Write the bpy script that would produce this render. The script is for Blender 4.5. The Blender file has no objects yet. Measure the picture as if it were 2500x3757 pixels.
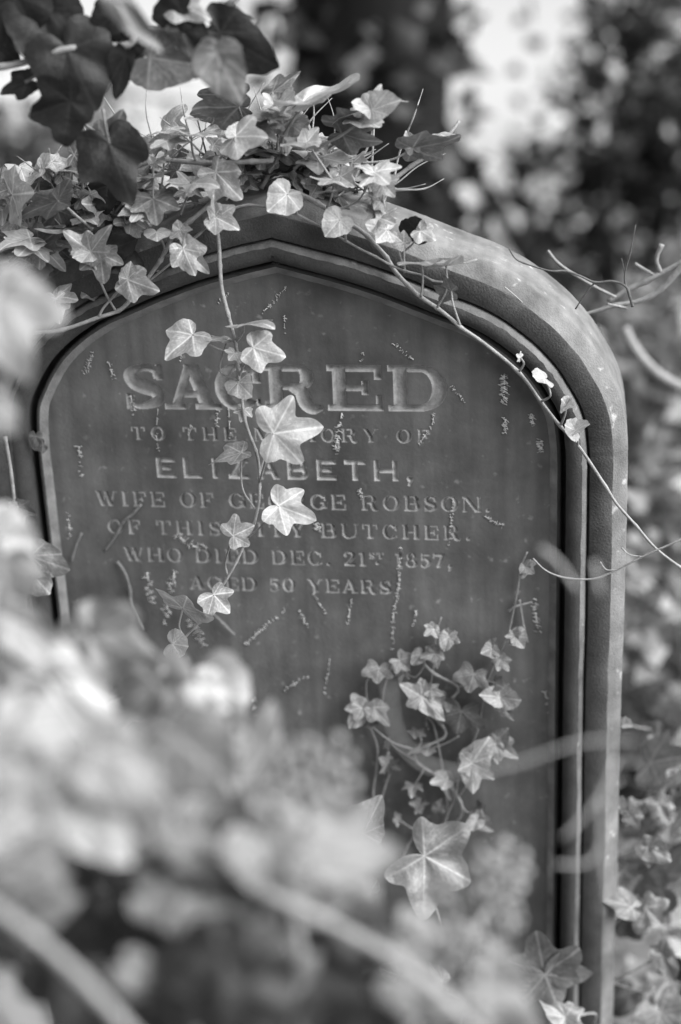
import bpy, math, random
import numpy as np
from mathutils import Vector, Matrix
random.seed(7)
S = bpy.context.scene
COL = S.collection
rad = math.radians

# ---------------------------------------------------------------- camera pose (metres; solved from the inscription's lines)
FPX, CX, CY = 6250.0, 1250.0, 1878.5
LEAN = rad(13)                                   # the stone leans forward
def nrm(a): a = np.array(a, float); return a/np.linalg.norm(a)
v_ = nrm((650, 14266, 6250.)); h_ = np.array((1, .0175, -.144)); h_ = nrm(h_ - v_*h_.dot(v_)); n_ = np.cross(h_, v_)
def ray(px, py): return np.array(((px-CX)/FPX, (py-CY)/FPX, 1.0))
P0 = ray(1500, 1450)*1.5
Zs, Ys = -v_, n_
cl, sl = math.cos(-LEAN), math.sin(-LEAN)
W = np.array((h_, sl*Zs+cl*Ys, cl*Zs-sl*Ys))     # rows: world axes seen from the camera
H0 = 1.0
P0W = np.array((0, 0, H0))
CAM = P0W - W@P0
BASEZ = H0/math.cos(LEAN)
AX = -.111                                       # axis of the stone in its own plane
def at_z(px, py, z): return Vector(W@(ray(px, py)*z) + CAM)
def at_h(px, py, hh=0.0):                        # point on the plane parallel to the panel, hh metres in front of it
    r = ray(px, py); Q = P0 - n_*hh
    return Vector(W@(r*(n_.dot(Q)/n_.dot(r))) + CAM)

cd = bpy.data.cameras.new('camera'); cam = bpy.data.objects.new('camera', cd); COL.objects.link(cam)
R_ = W@np.array(((1, 0, 0), (0, -1, 0), (0, 0, -1.)))
cam.matrix_world = Matrix([[*R_[i], CAM[i]] for i in range(3)] + [[0, 0, 0, 1]])
cd.sensor_fit = 'VERTICAL'; cd.sensor_height = 36; cd.lens = FPX/3757*36
cd.clip_start = .02; cd.clip_end = 500
cd.dof.use_dof = True; cd.dof.focus_distance = 1.46; cd.dof.aperture_fstop = 2.3
S.camera = cam

SUN = Vector((.72, -.28, .66)).normalized()      # towards the light: right, high, grazing the face of the stone
w = bpy.data.worlds.new('World'); S.world = w; w.use_nodes = True
nt = w.node_tree; bg = nt.nodes['Background']
sky = nt.nodes.new('ShaderNodeTexSky'); sky.sky_type = 'NISHITA'; sky.sun_disc = False
sky.sun_elevation = math.asin(SUN.z); sky.sun_rotation = math.atan2(SUN.x, SUN.y)
bw = nt.nodes.new('ShaderNodeRGBToBW')           # a black-and-white photograph
nt.links.new(sky.outputs[0], bw.inputs[0]); nt.links.new(bw.outputs[0], bg.inputs[0])
bg.inputs[1].default_value = .05
sd = bpy.data.lights.new('sun', 'SUN'); sd.energy = 3.2; sd.angle = rad(72); sd.color = (1, 1, 1)
so = bpy.data.objects.new('sun', sd); COL.objects.link(so); so.rotation_euler = SUN.to_track_quat('Z', 'Y').to_euler()
so.location = (3, 0, 5)
S.view_settings.view_transform = 'Standard'; S.view_settings.look = 'None'; S.view_settings.exposure = 1.9
S.cycles.use_denoising = True
S.cycles.max_bounces = 6

# ---------------------------------------------------------------- materials
def mat(name, base=.2, var=.3, scale=40., rough=.85, bump=0., bscale=200., trans=0., vein=0., fine=None, spec=.5, streak=False, rnd=0., weather=False):
    m = bpy.data.materials.new(name); m.use_nodes = True
    t = m.node_tree; N = t.nodes; L = t.links; b = N['Principled BSDF']; out = N['Material Output']
    tc = N.new('ShaderNodeTexCoord'); src = tc.outputs['Object']
    if streak:
        mp = N.new('ShaderNodeMapping'); mp.inputs['Scale'].default_value = streak; L.new(src, mp.inputs[0]); src = mp.outputs[0]
    no = N.new('ShaderNodeTexNoise'); no.inputs['Scale'].default_value = scale; no.inputs['Detail'].default_value = 6
    no.inputs['Roughness'].default_value = .62; L.new(src, no.inputs['Vector'])
    mr = N.new('ShaderNodeMapRange'); mr.inputs[1].default_value = .3; mr.inputs[2].default_value = .7
    mr.inputs[3].default_value = base*(1-var); mr.inputs[4].default_value = base*(1+var)
    L.new(no.outputs[0], mr.inputs[0]); val = mr.outputs[0]
    def mth(op, a, bb):
        n = N.new('ShaderNodeMath'); n.operation = op
        for i, x in enumerate((a, bb)):
            if isinstance(x, (int, float)): n.inputs[i].default_value = x
            else: L.new(x, n.inputs[i])
        return n.outputs[0]
    if fine:
        n2 = N.new('ShaderNodeTexNoise'); n2.inputs['Scale'].default_value = fine[0]; n2.inputs['Detail'].default_value = 3
        L.new(tc.outputs['Object'], n2.inputs['Vector'])
        val = mth('MULTIPLY', val, mth('ADD', mth('MULTIPLY', n2.outputs[0], 2*fine[1]), 1-fine[1]))
    if weather:                                      # rain streaks, pale lichen specks, dark algae blotches
        mp2 = N.new('ShaderNodeMapping'); mp2.inputs['Scale'].default_value = (70, 8, 5); L.new(tc.outputs['Object'], mp2.inputs[0])
        n3 = N.new('ShaderNodeTexNoise'); n3.inputs['Scale'].default_value = 1; n3.inputs['Detail'].default_value = 4; L.new(mp2.outputs[0], n3.inputs['Vector'])
        val = mth('MULTIPLY', val, mth('ADD', mth('MULTIPLY', n3.outputs[0], 1.2), .4))
        n4 = N.new('ShaderNodeTexNoise'); n4.inputs['Scale'].default_value = 95; n4.inputs['Detail'].default_value = 4; L.new(tc.outputs['Object'], n4.inputs['Vector'])
        m4 = N.new('ShaderNodeMapRange'); m4.inputs[1].default_value = .64; m4.inputs[2].default_value = .74; m4.inputs[4].default_value = 1.3; L.new(n4.outputs[0], m4.inputs[0])
        val = mth('MULTIPLY', val, mth('ADD', m4.outputs[0], 1.0))
    if rnd:
        oi = N.new('ShaderNodeObjectInfo')
        val = mth('MULTIPLY', val, mth('ADD', mth('MULTIPLY', oi.outputs['Random'], 2*rnd), 1-rnd))
    if vein:
        at = N.new('ShaderNodeAttribute'); at.attribute_name = 'vein'
        val = mth('MULTIPLY', val, mth('ADD', mth('MULTIPLY', at.outputs['Fac'], vein), 1.0))
    L.new(val, b.inputs['Base Color'])
    b.inputs['Roughness'].default_value = rough; b.inputs['Specular IOR Level'].default_value = spec
    if bump:
        nb = N.new('ShaderNodeTexNoise'); nb.inputs['Scale'].default_value = bscale; nb.inputs['Detail'].default_value = 5
        L.new(tc.outputs['Object'], nb.inputs['Vector'])
        bp = N.new('ShaderNodeBump'); bp.inputs['Strength'].default_value = bump; bp.inputs['Distance'].default_value = .002
        L.new(nb.outputs[0], bp.inputs['Height']); L.new(bp.outputs[0], b.inputs['Normal'])
    if trans:
        tr = N.new('ShaderNodeBsdfTranslucent'); L.new(val, tr.inputs[0])
        mx = N.new('ShaderNodeMixShader'); mx.inputs[0].default_value = trans
        L.new(b.outputs[0], mx.inputs[1]); L.new(tr.outputs[0], mx.inputs[2]); L.new(mx.outputs[0], out.inputs[0])
    return m
M = {}
M['stone'] = mat('weathered_sandstone', .085, .35, 14, .9, .5, 900, fine=(650, .45))
M['panel'] = mat('smooth_sandstone_panel', .078, .6, 7, .6, .22, 300, fine=(60, .22), weather=True)
M['carved'] = mat('carved_sandstone', .25, .3, 120, .85, .5, 500)
M['carved2'] = mat('worn_carved_sandstone', .18, .45, 60, .85, .5, 500)
M['root'] = mat('dry_rootlet', .5, .3, 100, .9)
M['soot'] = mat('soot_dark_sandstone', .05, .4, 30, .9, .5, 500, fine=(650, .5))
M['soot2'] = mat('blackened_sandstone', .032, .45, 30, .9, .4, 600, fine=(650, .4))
M['worn'] = mat('worn_pale_sandstone', .15, .5, 35, .9, .4, 500)
M['outer'] = mat('lichened_lit_sandstone', .10, .55, 22, .9, .4, 600, fine=(900, .25), weather=True)
M['chip'] = mat('broken_pale_stone', .2, .3, 80, .95, .6, 400)
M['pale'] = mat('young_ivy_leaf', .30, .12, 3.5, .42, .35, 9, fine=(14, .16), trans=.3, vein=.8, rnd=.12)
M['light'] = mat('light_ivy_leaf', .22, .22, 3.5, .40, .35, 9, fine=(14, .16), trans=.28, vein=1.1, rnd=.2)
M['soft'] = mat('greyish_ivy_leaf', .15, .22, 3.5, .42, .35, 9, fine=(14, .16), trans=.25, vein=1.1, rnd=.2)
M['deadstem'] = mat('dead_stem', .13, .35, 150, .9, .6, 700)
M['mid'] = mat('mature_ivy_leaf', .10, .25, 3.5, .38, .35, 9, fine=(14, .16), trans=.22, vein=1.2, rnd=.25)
M['dark'] = mat('old_shaded_ivy_leaf', .012, .3, 3.5, .5, .35, 9, fine=(14, .16), trans=.12, spec=.3, vein=1.0, rnd=.2)  # old leaf, with shade also put into its dark colour
M['stem'] = mat('ivy_stem', .2, .3, 150, .7, .5, 900)
M['twig'] = mat('brown_twig', .07, .35, 200, .85, .6, 900)
M['bark'] = mat('tree_bark', .010, .4, 8, .95, 1, 30, spec=.1, streak=(3, 3, .5))  # the crown's shade on the trunk is put into this near-black colour
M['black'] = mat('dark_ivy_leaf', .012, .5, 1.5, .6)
M['soil'] = mat('woodland_soil', .12, .5, 3, .95, .6, 30)
M['ground'] = mat('pale_path', .12, .35, 1.2, .95, .5, 40)
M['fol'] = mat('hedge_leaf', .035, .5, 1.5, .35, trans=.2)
M['folL'] = mat('sunlit_hedge_leaf', .62, .35, 1.5, .5, trans=.3)  # pale copy of the hedge leaf, sunlight put into its colour
M['cover'] = mat('ground_ivy_leaf', .2, .45, 6, .5, trans=.2)
M['bud'] = mat('ivy_flower_bud', .2, .2, 300, .6)
M['grass'] = mat('dry_grass', .35, .3, 20, .6, trans=.3)

# ---------------------------------------------------------------- object helpers
def tag(o, label=None, cat=None, group=None, kind=None):
    if label: o['label'] = label
    if cat: o['category'] = cat
    if group: o['group'] = group
    if kind: o['kind'] = kind
    return o
def mesh(name, V, F, material, parent=None, smooth=True, offset=None):
    me = bpy.data.meshes.new(name)
    V = np.asarray(V, float)
    if offset is not None: V = V - np.array(offset)
    if isinstance(F, np.ndarray):
        me.vertices.add(len(V)); me.vertices.foreach_set('co', V.astype(np.float32).ravel())
        n, k = F.shape
        me.loops.add(n*k); me.loops.foreach_set('vertex_index', F.astype(np.int32).ravel())
        me.polygons.add(n); me.polygons.foreach_set('loop_start', np.arange(0, n*k, k, dtype=np.int32))
        me.update(calc_edges=True); me.validate()
    else:
        me.from_pydata([tuple(v) for v in V], [], F)
    if smooth: me.polygons.foreach_set('use_smooth', [True]*len(me.polygons))
    me.materials.append(material)
    o = bpy.data.objects.new(name, me); COL.objects.link(o)
    if parent: o.parent = parent
    return o
def empty(name, loc, label, cat, group=None):
    o = bpy.data.objects.new(name, None); COL.objects.link(o); o.location = loc; o.empty_display_size = .02
    return tag(o, label, cat, group)
def smooth_path(P, n=6):
    P = [np.array(p, float) for p in P]
    if len(P) < 3: n = max(n, 2)
    E = [2*P[0]-P[1]] + P + [2*P[-1]-P[-2]]
    out = []
    for i in range(1, len(E)-2):
        a, b, c, d = E[i-1:i+3]
        for k in range(n):
            t = k/n
            out.append(.5*(2*b + (c-a)*t + (2*a-5*b+4*c-d)*t*t + (3*b-a-3*c+d)*t**3))
    out.append(P[-1]); return out
class MB:
    def __init__(s): s.V = []; s.F = []
    def tube(s, P, r, sides=7, n=5, knob=0., jit=0.):
        """P: points (3-vectors); r: radius or list per point"""
        rr = r if isinstance(r, (list, tuple)) else [r]*len(P)
        Q = smooth_path([(*p, q) for p, q in zip(P, rr)], n)
        b0 = len(s.V); up = np.array((.31, .2, .93))
        for i, q in enumerate(Q):
            a = Q[max(0, i-1)][:3]; c = Q[min(len(Q)-1, i+1)][:3]
            t = c-a; t /= np.linalg.norm(t)+1e-12
            x = np.cross(t, up); x /= np.linalg.norm(x)+1e-12; y = np.cross(t, x)
            R = q[3]*(1 + (knob if i % (2*n) == 0 else 0) + random.uniform(-jit, jit))
            for k in range(sides):
                an = 2*math.pi*k/sides
                s.V.append(q[:3] + R*(math.cos(an)*x + math.sin(an)*y))
        for i in range(len(Q)-1):
            for k in range(sides):
                a = b0+i*sides+k; b = b0+i*sides+(k+1) % sides
                s.F.append((a, b, b+sides, a+sides))
        s.F.append(tuple(range(b0+sides-1, b0-1, -1))); e = b0+(len(Q)-1)*sides
        s.F.append(tuple(range(e, e+sides)))
    def ball(s, c, r, sq=1., seg=6):
        b0 = len(s.V); c = np.array(c)
        for i in range(1, seg):
            th = math.pi*i/seg
            for k in range(seg+2):
                ph = 2*math.pi*k/(seg+2)
                s.V.append(c + r*np.array((math.sin(th)*math.cos(ph), math.sin(th)*math.sin(ph), sq*math.cos(th))))
        m_ = seg+2; s.V.append(c+np.array((0, 0, r*sq))); s.V.append(c-np.array((0, 0, r*sq))); tp = len(s.V)-2
        for i in range(seg-2):
            for k in range(m_):
                s.F.append((b0+i*m_+k, b0+(i+1)*m_+k, b0+(i+1)*m_+(k+1) % m_, b0+i*m_+(k+1) % m_))
        for k in range(m_):
            s.F.append((tp, b0+k, b0+(k+1) % m_)); e = b0+(seg-2)*m_
            s.F.append((tp+1, e+(k+1) % m_, e+k))
    def build(s, name, material, parent=None, off=None):
        return mesh(name, s.V, s.F, material, parent, True, off)

# ================================================================ GROUND AND BACKGROUND (setting)
def ground_z(x, y):
    z = .10*math.sin(x*.9+1)*math.sin(y*.7) + .03*math.sin(x*3.1)*math.sin(y*2.7)
    if y > .2: z += min(.30, (y-.2)*.16)*(1/(1+math.exp(-(x-.1)*3)))   # bank behind the stone
    return z*min(1, abs(y)/1.0+.2)
g = 90; xs = np.concatenate([np.linspace(-60, -6, 12), np.linspace(-5, 5, 80), np.linspace(6, 60, 12)])
ys = np.concatenate([np.linspace(-30, -4, 8), np.linspace(-3, 8, 90), np.linspace(9, 120, 16)])
V = [(x, y, ground_z(x, y)) for y in ys for x in xs]; nx = len(xs)
F = np.array([(j*nx+i, j*nx+i+1, (j+1)*nx+i+1, (j+1)*nx+i) for j in range(len(ys)-1) for i in range(nx-1)])
tag(mesh('ground', V, F, M['ground']), kind='structure')

# ================================================================ HEADSTONE
HS = empty('headstone', (AX, (BASEZ)*math.sin(LEAN), 0), 'old leaning sandstone headstone with pointed arch top and carved inscription', 'headstone')
HS.rotation_euler = (LEAN, 0, 0)
# check: local (x, y, z): x from axis, y depth (panel at 0, viewer at -y), z from base
G = [(0, .1456), (.044, .1336), (.089, .1196), (.149, .0957), (.182, .0813), (.211, .062), (.233, .0406), (.2505, .0154), (.262, -.0084), (.2665, -.0364), (.2680, -.060)]
right = smooth_path(G, 14)
right = [np.array(p) for p in right]
lo = [np.array((.2680 + .001*t, -.060 - t*(BASEZ+.06))) for t in np.linspace(.01, 1, 150)]
right = right + lo
def normals(P):
    out = []
    for i in range(len(P)):
        a = P[max(0, i-1)]; c = P[min(len(P)-1, i+1)]; t = c-a; t = t/np.linalg.norm(t)
        out.append(np.array((-t[1], t[0])) if -t[1] > 0 or t[0] > 0 else np.array((t[1], -t[0])))
    return out
NR = normals(right)
n0 = NR[0]; NR[0] = np.array((0, 1/n0[1]))
for _ in range(8):
    NR = [NR[0], NR[1]] + [((NR[i-1]+2*NR[i]+NR[i+1])/4) for i in range(2, len(NR)-1)] + [NR[-1]]
    NR = [NR[0]] + [q/np.linalg.norm(q) for q in NR[1:]]
outl = [(np.array((-p[0]*.954, p[1]+.004*min(1, abs(p[0])/.12)*(p[1] > -.06))), np.array((-q[0], q[1]))) for p, q in zip(right[::-1], NR[::-1])][:-1] + list(zip(right, NR))
def offset_pt(k, d): p, q = outl[k]; return p + q*d
# profile: (distance outward from panel edge, height in front of panel), mm
prof = [(0, 0), (.8, 1.4), (6.6, 5.6), (8.0, 6.2), (9.6, 5.8), (10.3, 2), (10.5, -8), (11.2, -15), (13.2, -16.5), (15.6, -15), (16.4, -6), (16.4, 4)]
for a in np.linspace(215, -10, 17):
    prof.append((23.6+9.2*math.cos(rad(a)), 15.5+9.2*math.sin(rad(a))))
prof += [(33.0, 11.0), (33.6, 10.2), (34.4, 10.2), (34.9, 18.6), (35.6, 19.8), (54.2, 20.4), (55.2, 20.0), (56.0, 19.2), (66.6, 8.8), (67.4, 7.6), (67.8, 6.4), (67.9, -25), (67.5, -68), (66, -70)]
RAG = np.convolve(np.random.RandomState(2).uniform(-1, 1, 4000), [.3, .5, .3])[:len(outl)]
CR = np.random.RandomState(8); chipA = np.zeros(len(outl)); wob = np.zeros(len(outl))
for _ in range(46):
    k0 = CR.randint(len(outl)); w_ = CR.uniform(.8, 4); chipA += CR.uniform(.1, .9)*np.exp(-((np.arange(len(outl))-k0)/w_)**2)
for f_ in (3, 7, 17, 41): wob += CR.uniform(.1, .3)*np.sin(np.arange(len(outl))/len(outl)*6.28*f_+CR.uniform(0, 6))
def sweep(prof, nm, material, closed_back=False, noise=.25):
    n = len(outl); V = []; F = []
    rs = np.random.RandomState(3)
    for k in range(n):
        for (d, hh) in prof:
            if 53 < d < 58: hh -= chipA[k]*(1.2 if d > 55 else .8); d -= chipA[k]*.5*(d < 56)
            if abs(d-ILD) < .01 and hh > 15: d += .8*RAG[k]; hh -= .5*RAG[k]
            d += wob[k]*(1 if d > 30 else .5)
            p = offset_pt(k, (d-33)/1000)
            z = p[1]+BASEZ; s_ = noise/1000
            V.append((p[0]+rs.uniform(-s_, s_)*.6, -hh/1000 + rs.uniform(-s_, s_)*.5, z+rs.uniform(-s_, s_)*.6))
    m_ = len(prof)
    for k in range(n-1):
        for j in range(m_-1):
            a = k*m_+j; F.append((a, a+m_, a+m_+1, a+1))
    if closed_back: F.append(tuple(k*m_+m_-1 for k in range(n)))
    return mesh(nm, V, F, material, HS)
ib = next(i for i, p in enumerate(prof) if p == (33.6, 10.2))
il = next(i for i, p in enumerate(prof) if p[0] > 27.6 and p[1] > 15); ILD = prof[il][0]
sweep(prof[:3], 'inner_bead', M['worn']); sweep(prof[2:il+1], 'roll_moulding', M['soot2']); sweep(prof[il:ib+1], 'lichened_lit_roll_edge', M['outer'])  # roll's outer flank paler: lichen, plus side light put into the colour
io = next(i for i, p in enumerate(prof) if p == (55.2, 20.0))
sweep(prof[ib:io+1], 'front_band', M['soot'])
sweep(prof[io:], 'slab', M['outer'], True)

# ---- glyphs, drawn as polygons in cap-height units
def Rc(x0, y0, x1, y1): return [(x0, y0), (x1, y0), (x1, y1), (x0, y1)]
def band(P, Wd, n=8):
    Q = smooth_path([(*p, q) for p, q in zip(P, Wd)], n); L_, R2 = [], []
    for i, q in enumerate(Q):
        a = Q[max(0, i-1)]; c = Q[min(len(Q)-1, i+1)]; t = (c-a)[:2]; t = t/(np.linalg.norm(t)+1e-9)
        nn = np.array((-t[1], t[0]))*q[2]/2; L_.append(tuple(q[:2]+nn)); R2.append(tuple(q[:2]-nn))
    return L_ + R2[::-1]
def ell(cx, cy, rx, ry, a0, a1, n=26):
    return [(cx+rx*math.cos(rad(a0+(a1-a0)*i/n)), cy+ry*math.sin(rad(a0+(a1-a0)*i/n))) for i in range(n+1)]
def bowl(x0, y0, y1, x1, T, h):
    ry = (y1-y0)/2; rx = min((x1-x0)*.75, ry*1.1); xc = x1-rx; cy = (y0+y1)/2
    return [(x0, y0)] + ell(xc, cy, rx, ry, -90, 90) + [(x0, y1), (x0, y1-h)] + ell(xc, cy, rx-T, ry-h, 90, -90) + [(x0, y0+h)]
def glyph(ch, w, T, h, s, sh):
    P = []; D = lambda a, b, t: P.append([(a[0]-t/2, a[1]), (a[0]+t/2, a[1]), (b[0]+t/2, b[1]), (b[0]-t/2, b[1])])
    def stem(x, t, top=True, bot=True):
        P.append(Rc(x, 0, x+t, 1))
        if s:
            if bot: P.append(Rc(x-s, 0, x+t+s, sh))
            if top: P.append(Rc(x-s, 1-sh, x+t+s, 1))
    bk = .30 if s else 0
    if ch == 'A':
        t2 = h*1.4 if s else T
        D((s+t2*.6, 0), (w*.48, 1), t2*1.1); D((w-s-T*.6, 0), (w*.5, 1), T*1.1); P.append(Rc(w*.25, .27, w*.72, .27+h))
        if s: P.append(Rc(0, 0, s*2+t2*1.2, sh)); P.append(Rc(w-s*2-T*1.2, 0, w, sh))
    elif ch == 'B': stem(s, T); P.append(bowl(s, .50-h/2, 1, w*.92, T, h)); P.append(bowl(s, 0, .5+h/2, w, T, h))
    elif ch in 'CG':
        o = ell(w/2, .5, w/2, .52, 38, 322); i = ell(w/2+T*.0, .5, w/2-T, .52-h, 322, 38); P.append(o+i)
        P.append(Rc(w*.88-h*.4, .60, w*.88+h*.9, .95))
        if ch == 'G': P.append(Rc(w-T*1.05, .05, w, .46)); P.append(Rc(w-T*1.6, .42, w+s*.6, .42+max(h, .05)))
        elif s: P.append(Rc(w*.9, .1, w*.97, .24))
    elif ch == 'D': stem(s, T); P.append(bowl(s, 0, 1, w, T*1.08, h))
    elif ch in 'EF':
        stem(s, T); P.append(Rc(s, 1-h, w*.98, 1)); P.append(Rc(s, .5-h/2, w*.74, .5+h/2))
        if s: P.append(Rc(w*.98-h*1.1, 1-bk, w*.98, 1)); P.append(Rc(w*.74-h, .5-.15, w*.74, .5+.15))
        if ch == 'E':
            P.append(Rc(s, 0, w, h))
            if s: P.append(Rc(w-h*1.1, 0, w, bk+.04))
    elif ch == 'H': stem(s, T); stem(w-s-T, T); P.append(Rc(s, .5-h/2, w-s, .5+h/2))
    elif ch == 'I': stem(w/2-T/2, T)
    elif ch == 'L':
        stem(s, T); P.append(Rc(s, 0, w, h))
        if s: P.append(Rc(w-h*1.1, 0, w, bk+.04))
    elif ch == 'M':
        stem(s, h*1.2); stem(w-s-T, T); D((s+T*.6, 1), (w/2, .05), T); D((w-s-h, 1), (w/2, .05), h*1.1)
    elif ch == 'N': stem(s, h*1.2, True, True); stem(w-s-h*1.2, h*1.2); D((s+T*.6, 1), (w-s-T*.6, 0), T*1.15)
    elif ch in 'O0': P.append(ell(w/2, .5, w/2, .52, 0, 360, 44)+ell(w/2, .5, w/2-T, .52-h, 360, 0, 44))
    elif ch == 'R':
        stem(s, T); P.append(bowl(s, .46, 1, w*.84, T, h))
        P.append(band([(w*.45, .5), (w*.62, .40), (w*.70, .15), (w*.82, .02), (w*.97, .06)], [h, T, T*1.05, T*.8, h*.8]))
    elif ch in 'S':
        hb = h*1.15
        P.append(band([(w*.86, .70), (w*.80, .88), (w*.5, 1-hb/2), (w*.17, .80), (w*.24, .60), (w*.5, .5), (w*.78, .40), (w*.84, .20), (w*.5, hb/2), (w*.2, .12), (w*.1, .32)],
                      [hb, hb, hb, T*.85, T*1.0, T*1.15, T*1.0, T*.85, hb, hb, hb]))
        if s: P.append(Rc(w*.84, .66, w*.84+hb*.9, 1)); P.append(Rc(w*.03, 0, w*.03+hb*.9, .33))
    elif ch == 'T':
        stem(w/2-T/2, T, False); P.append(Rc(0, 1-h, w, 1))
        if s: P.append(Rc(0, 1-bk, h*1.1, 1)); P.append(Rc(w-h*1.1, 1-bk, w, 1))
    elif ch == 'U':
        P.append(band([(s+T/2, 1), (s+T/2, .35), (w*.30, .08), (w*.55, .03), (w-s-h, .25), (w-s-h/2, 1)], [T, T, T*.9, h*1.2, h, h]))
        if s: P.append(Rc(0, 1-sh, 2*s+T, 1)); P.append(Rc(w-2*s-h, 1-sh, w, 1))
    elif ch == 'W':
        D((s+T*.5, 1), (w*.32, 0), T); D((w*.5, 1), (w*.34, 0), h*1.2); D((w*.5, 1), (w*.68, 0), T); D((w-s-h, 1), (w*.70, 0), h*1.2)
        if s: P.append(Rc(0, 1-sh, 2*s+T, 1)); P.append(Rc(w*.4, 1-sh, w*.6, 1)); P.append(Rc(w-2*s-h, 1-sh, w, 1))
    elif ch == 'Y':
        P.append(Rc(w/2-T/2, 0, w/2+T/2, .45)); D((s+T*.5, 1), (w/2, .4), T); D((w-s-h, 1), (w/2+T*.2, .4), h*1.3)
        if s: P.append(Rc(w/2-T/2-s, 0, w/2+T/2+s, sh)); P.append(Rc(0, 1-sh, 2*s+T, 1)); P.append(Rc(w-2*s-h, 1-sh, w, 1))
    elif ch == 'Z': P.append(Rc(0, 0, w, h)); P.append(Rc(.02, 1-h, w-.02, 1)); D((T*.7, 0), (w-T*.7, 1), T*1.3)
    elif ch == '1': stem(w/2-T/2, T, False); P.append(Rc(w/2-T/2-.12, .86, w/2, .94))
    elif ch == '2':
        P.append(band([(w*.08, .70), (w*.3, .97), (w*.75, .9), (w*.80, .62), (w*.45, .3), (w*.05, .03)], [T*.7, h*1.4, T*.7, T, T*.7, h]))
        P.append(Rc(w*.02, 0, w*.95, T*.7))
    elif ch in '35':
        P.append(band([(w*.25, .58), (w*.6, .6), (w*.85, .32), (w*.5, .02), (w*.12, .15)], [h, T*.8, T, h*1.5, T*.7]))
        if ch == '5': P.append(Rc(w*.15, .5, w*.15+h*1.4, 1)); P.append(Rc(w*.15, 1-T*.6, w*.88, 1))
    elif ch == '7': P.append(Rc(0, 1-T*.7, w*.95, 1)); D((w*.4, 0), (w*.85, .9), T); P.append(Rc(0, .7, h, 1))
    elif ch == '8':
        P.append(ell(w/2, .74, w*.40, .27, 0, 360)+ell(w/2, .74, w*.40-T*.7, .27-h, 360, 0))
        P.append(ell(w/2, .26, w*.48, .28, 0, 360)+ell(w/2, .26, w*.48-T*.8, .28-h, 360, 0))
    elif ch == '.': P.append(ell(w/2, .1, .11, .11, 0, 360))
    elif ch == ',': P.append(ell(w/2, .1, .12, .12, 0, 360)); P.append([(w/2+.12, .1), (w/2, 0), (w/2-.1, -.22), (w/2-.02, -.24)])
    return P
WD = dict(A=1.05, B=.98, C=.95, D=1.05, E=.92, F=.86, G=1.05, H=1.1, I=.5, L=.85, M=1.28, N=1.12, O=1.05, R=1.08, S=.78, T=.98, U=1.08, W=1.4, Y=1.05, Z=.95)
WD.update({' ': .42, '.': .3, ',': .3, '0': .85, '1': .5, '2': .75, '3': .72, '5': .72, '7': .75, '8': .75})
GX0, GX1, GZ0, GZ1, RES = -.306, .084, -.210, .036, .0006      # carved patch, in the panel's own plane
SS = 2; nX = int(round((GX1-GX0)/RES)); nZ = int(round((GZ1-GZ0)/RES))
def draw(maskarr, polys, x0, z0, cap):
    r = RES/SS
    for P in polys:
        p = np.array(P)*cap + np.array((x0-GX0, z0-GZ0)); p = p/r
        i0, j0 = np.floor(p.min(0)).astype(int)-1; i1, j1 = np.ceil(p.max(0)).astype(int)+2
        i0 = max(i0, 0); j0 = max(j0, 0); i1 = min(i1, maskarr.shape[1]); j1 = min(j1, maskarr.shape[0])
        if i1 <= i0 or j1 <= j0: continue
        X, Y = np.meshgrid(np.arange(i0, i1)+.5, np.arange(j0, j1)+.5)
        c = np.zeros(X.shape, bool); x1 = p[:, 0]; y1 = p[:, 1]
        for k in range(len(p)):
            xa, ya = p[k-1]; xb, yb = p[k]
            if ya == yb: continue
            cr = ((ya > Y) != (yb > Y)) & (X < (xb-xa)*(Y-ya)/(yb-ya)+xa); c ^= cr
        maskarr[j0:j1, i0:i1] |= c
LINES = [('SACRED', -.257, .0336, -.0148, .042, 'slab'), ('TO THE MEMORY OF', -.254, .018, -.045, .0125, 'mod'),
         ('ELIZABETH,', -.234, .002, -.082, .0195, 'sans'), ('WIFE OF GEORGE ROBSON.', -.2945, .071, -.1112, .0142, 'mod'),
         ('OF THIS CITY BUTCHER.', -.286, .053, -.1395, .0138, 'mod'), ('WHO DIED DEC. 21', -.273, -.043, -.1678, .0138, 'mod'),
         ('1857,', -.0160, .036, -.1678, .0138, 'mod'), ('AGED 50 YEARS.', -.212, -.0137, -.1960, .0135, 'mod')]
STY = dict(slab=(.27, .125, .115, .115), mod=(.235, .065, .07, .05), sans=(.225, .19, 0, 0))
depth = np.zeros((nZ, nX)); line_id = -np.ones((nZ, nX), int)
def erode(m):
    e = m.copy(); e[1:] &= m[:-1]; e[:-1] &= m[1:]; e[:, 1:] &= m[:, :-1]; e[:, :-1] &= m[:, 1:]; return e
WR = np.random.RandomState(4); WEAR = np.kron(WR.rand(nZ//20+1, nX//20+1), np.ones((20, 20)))[:nZ, :nX]*1.1
for _ in range(14):
    WEAR = (np.roll(WEAR, 4, 0)+np.roll(WEAR, -4, 0)+np.roll(WEAR, 4, 1)+np.roll(WEAR, -4, 1))/4
WEAR = WEAR*.9+.25
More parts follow.
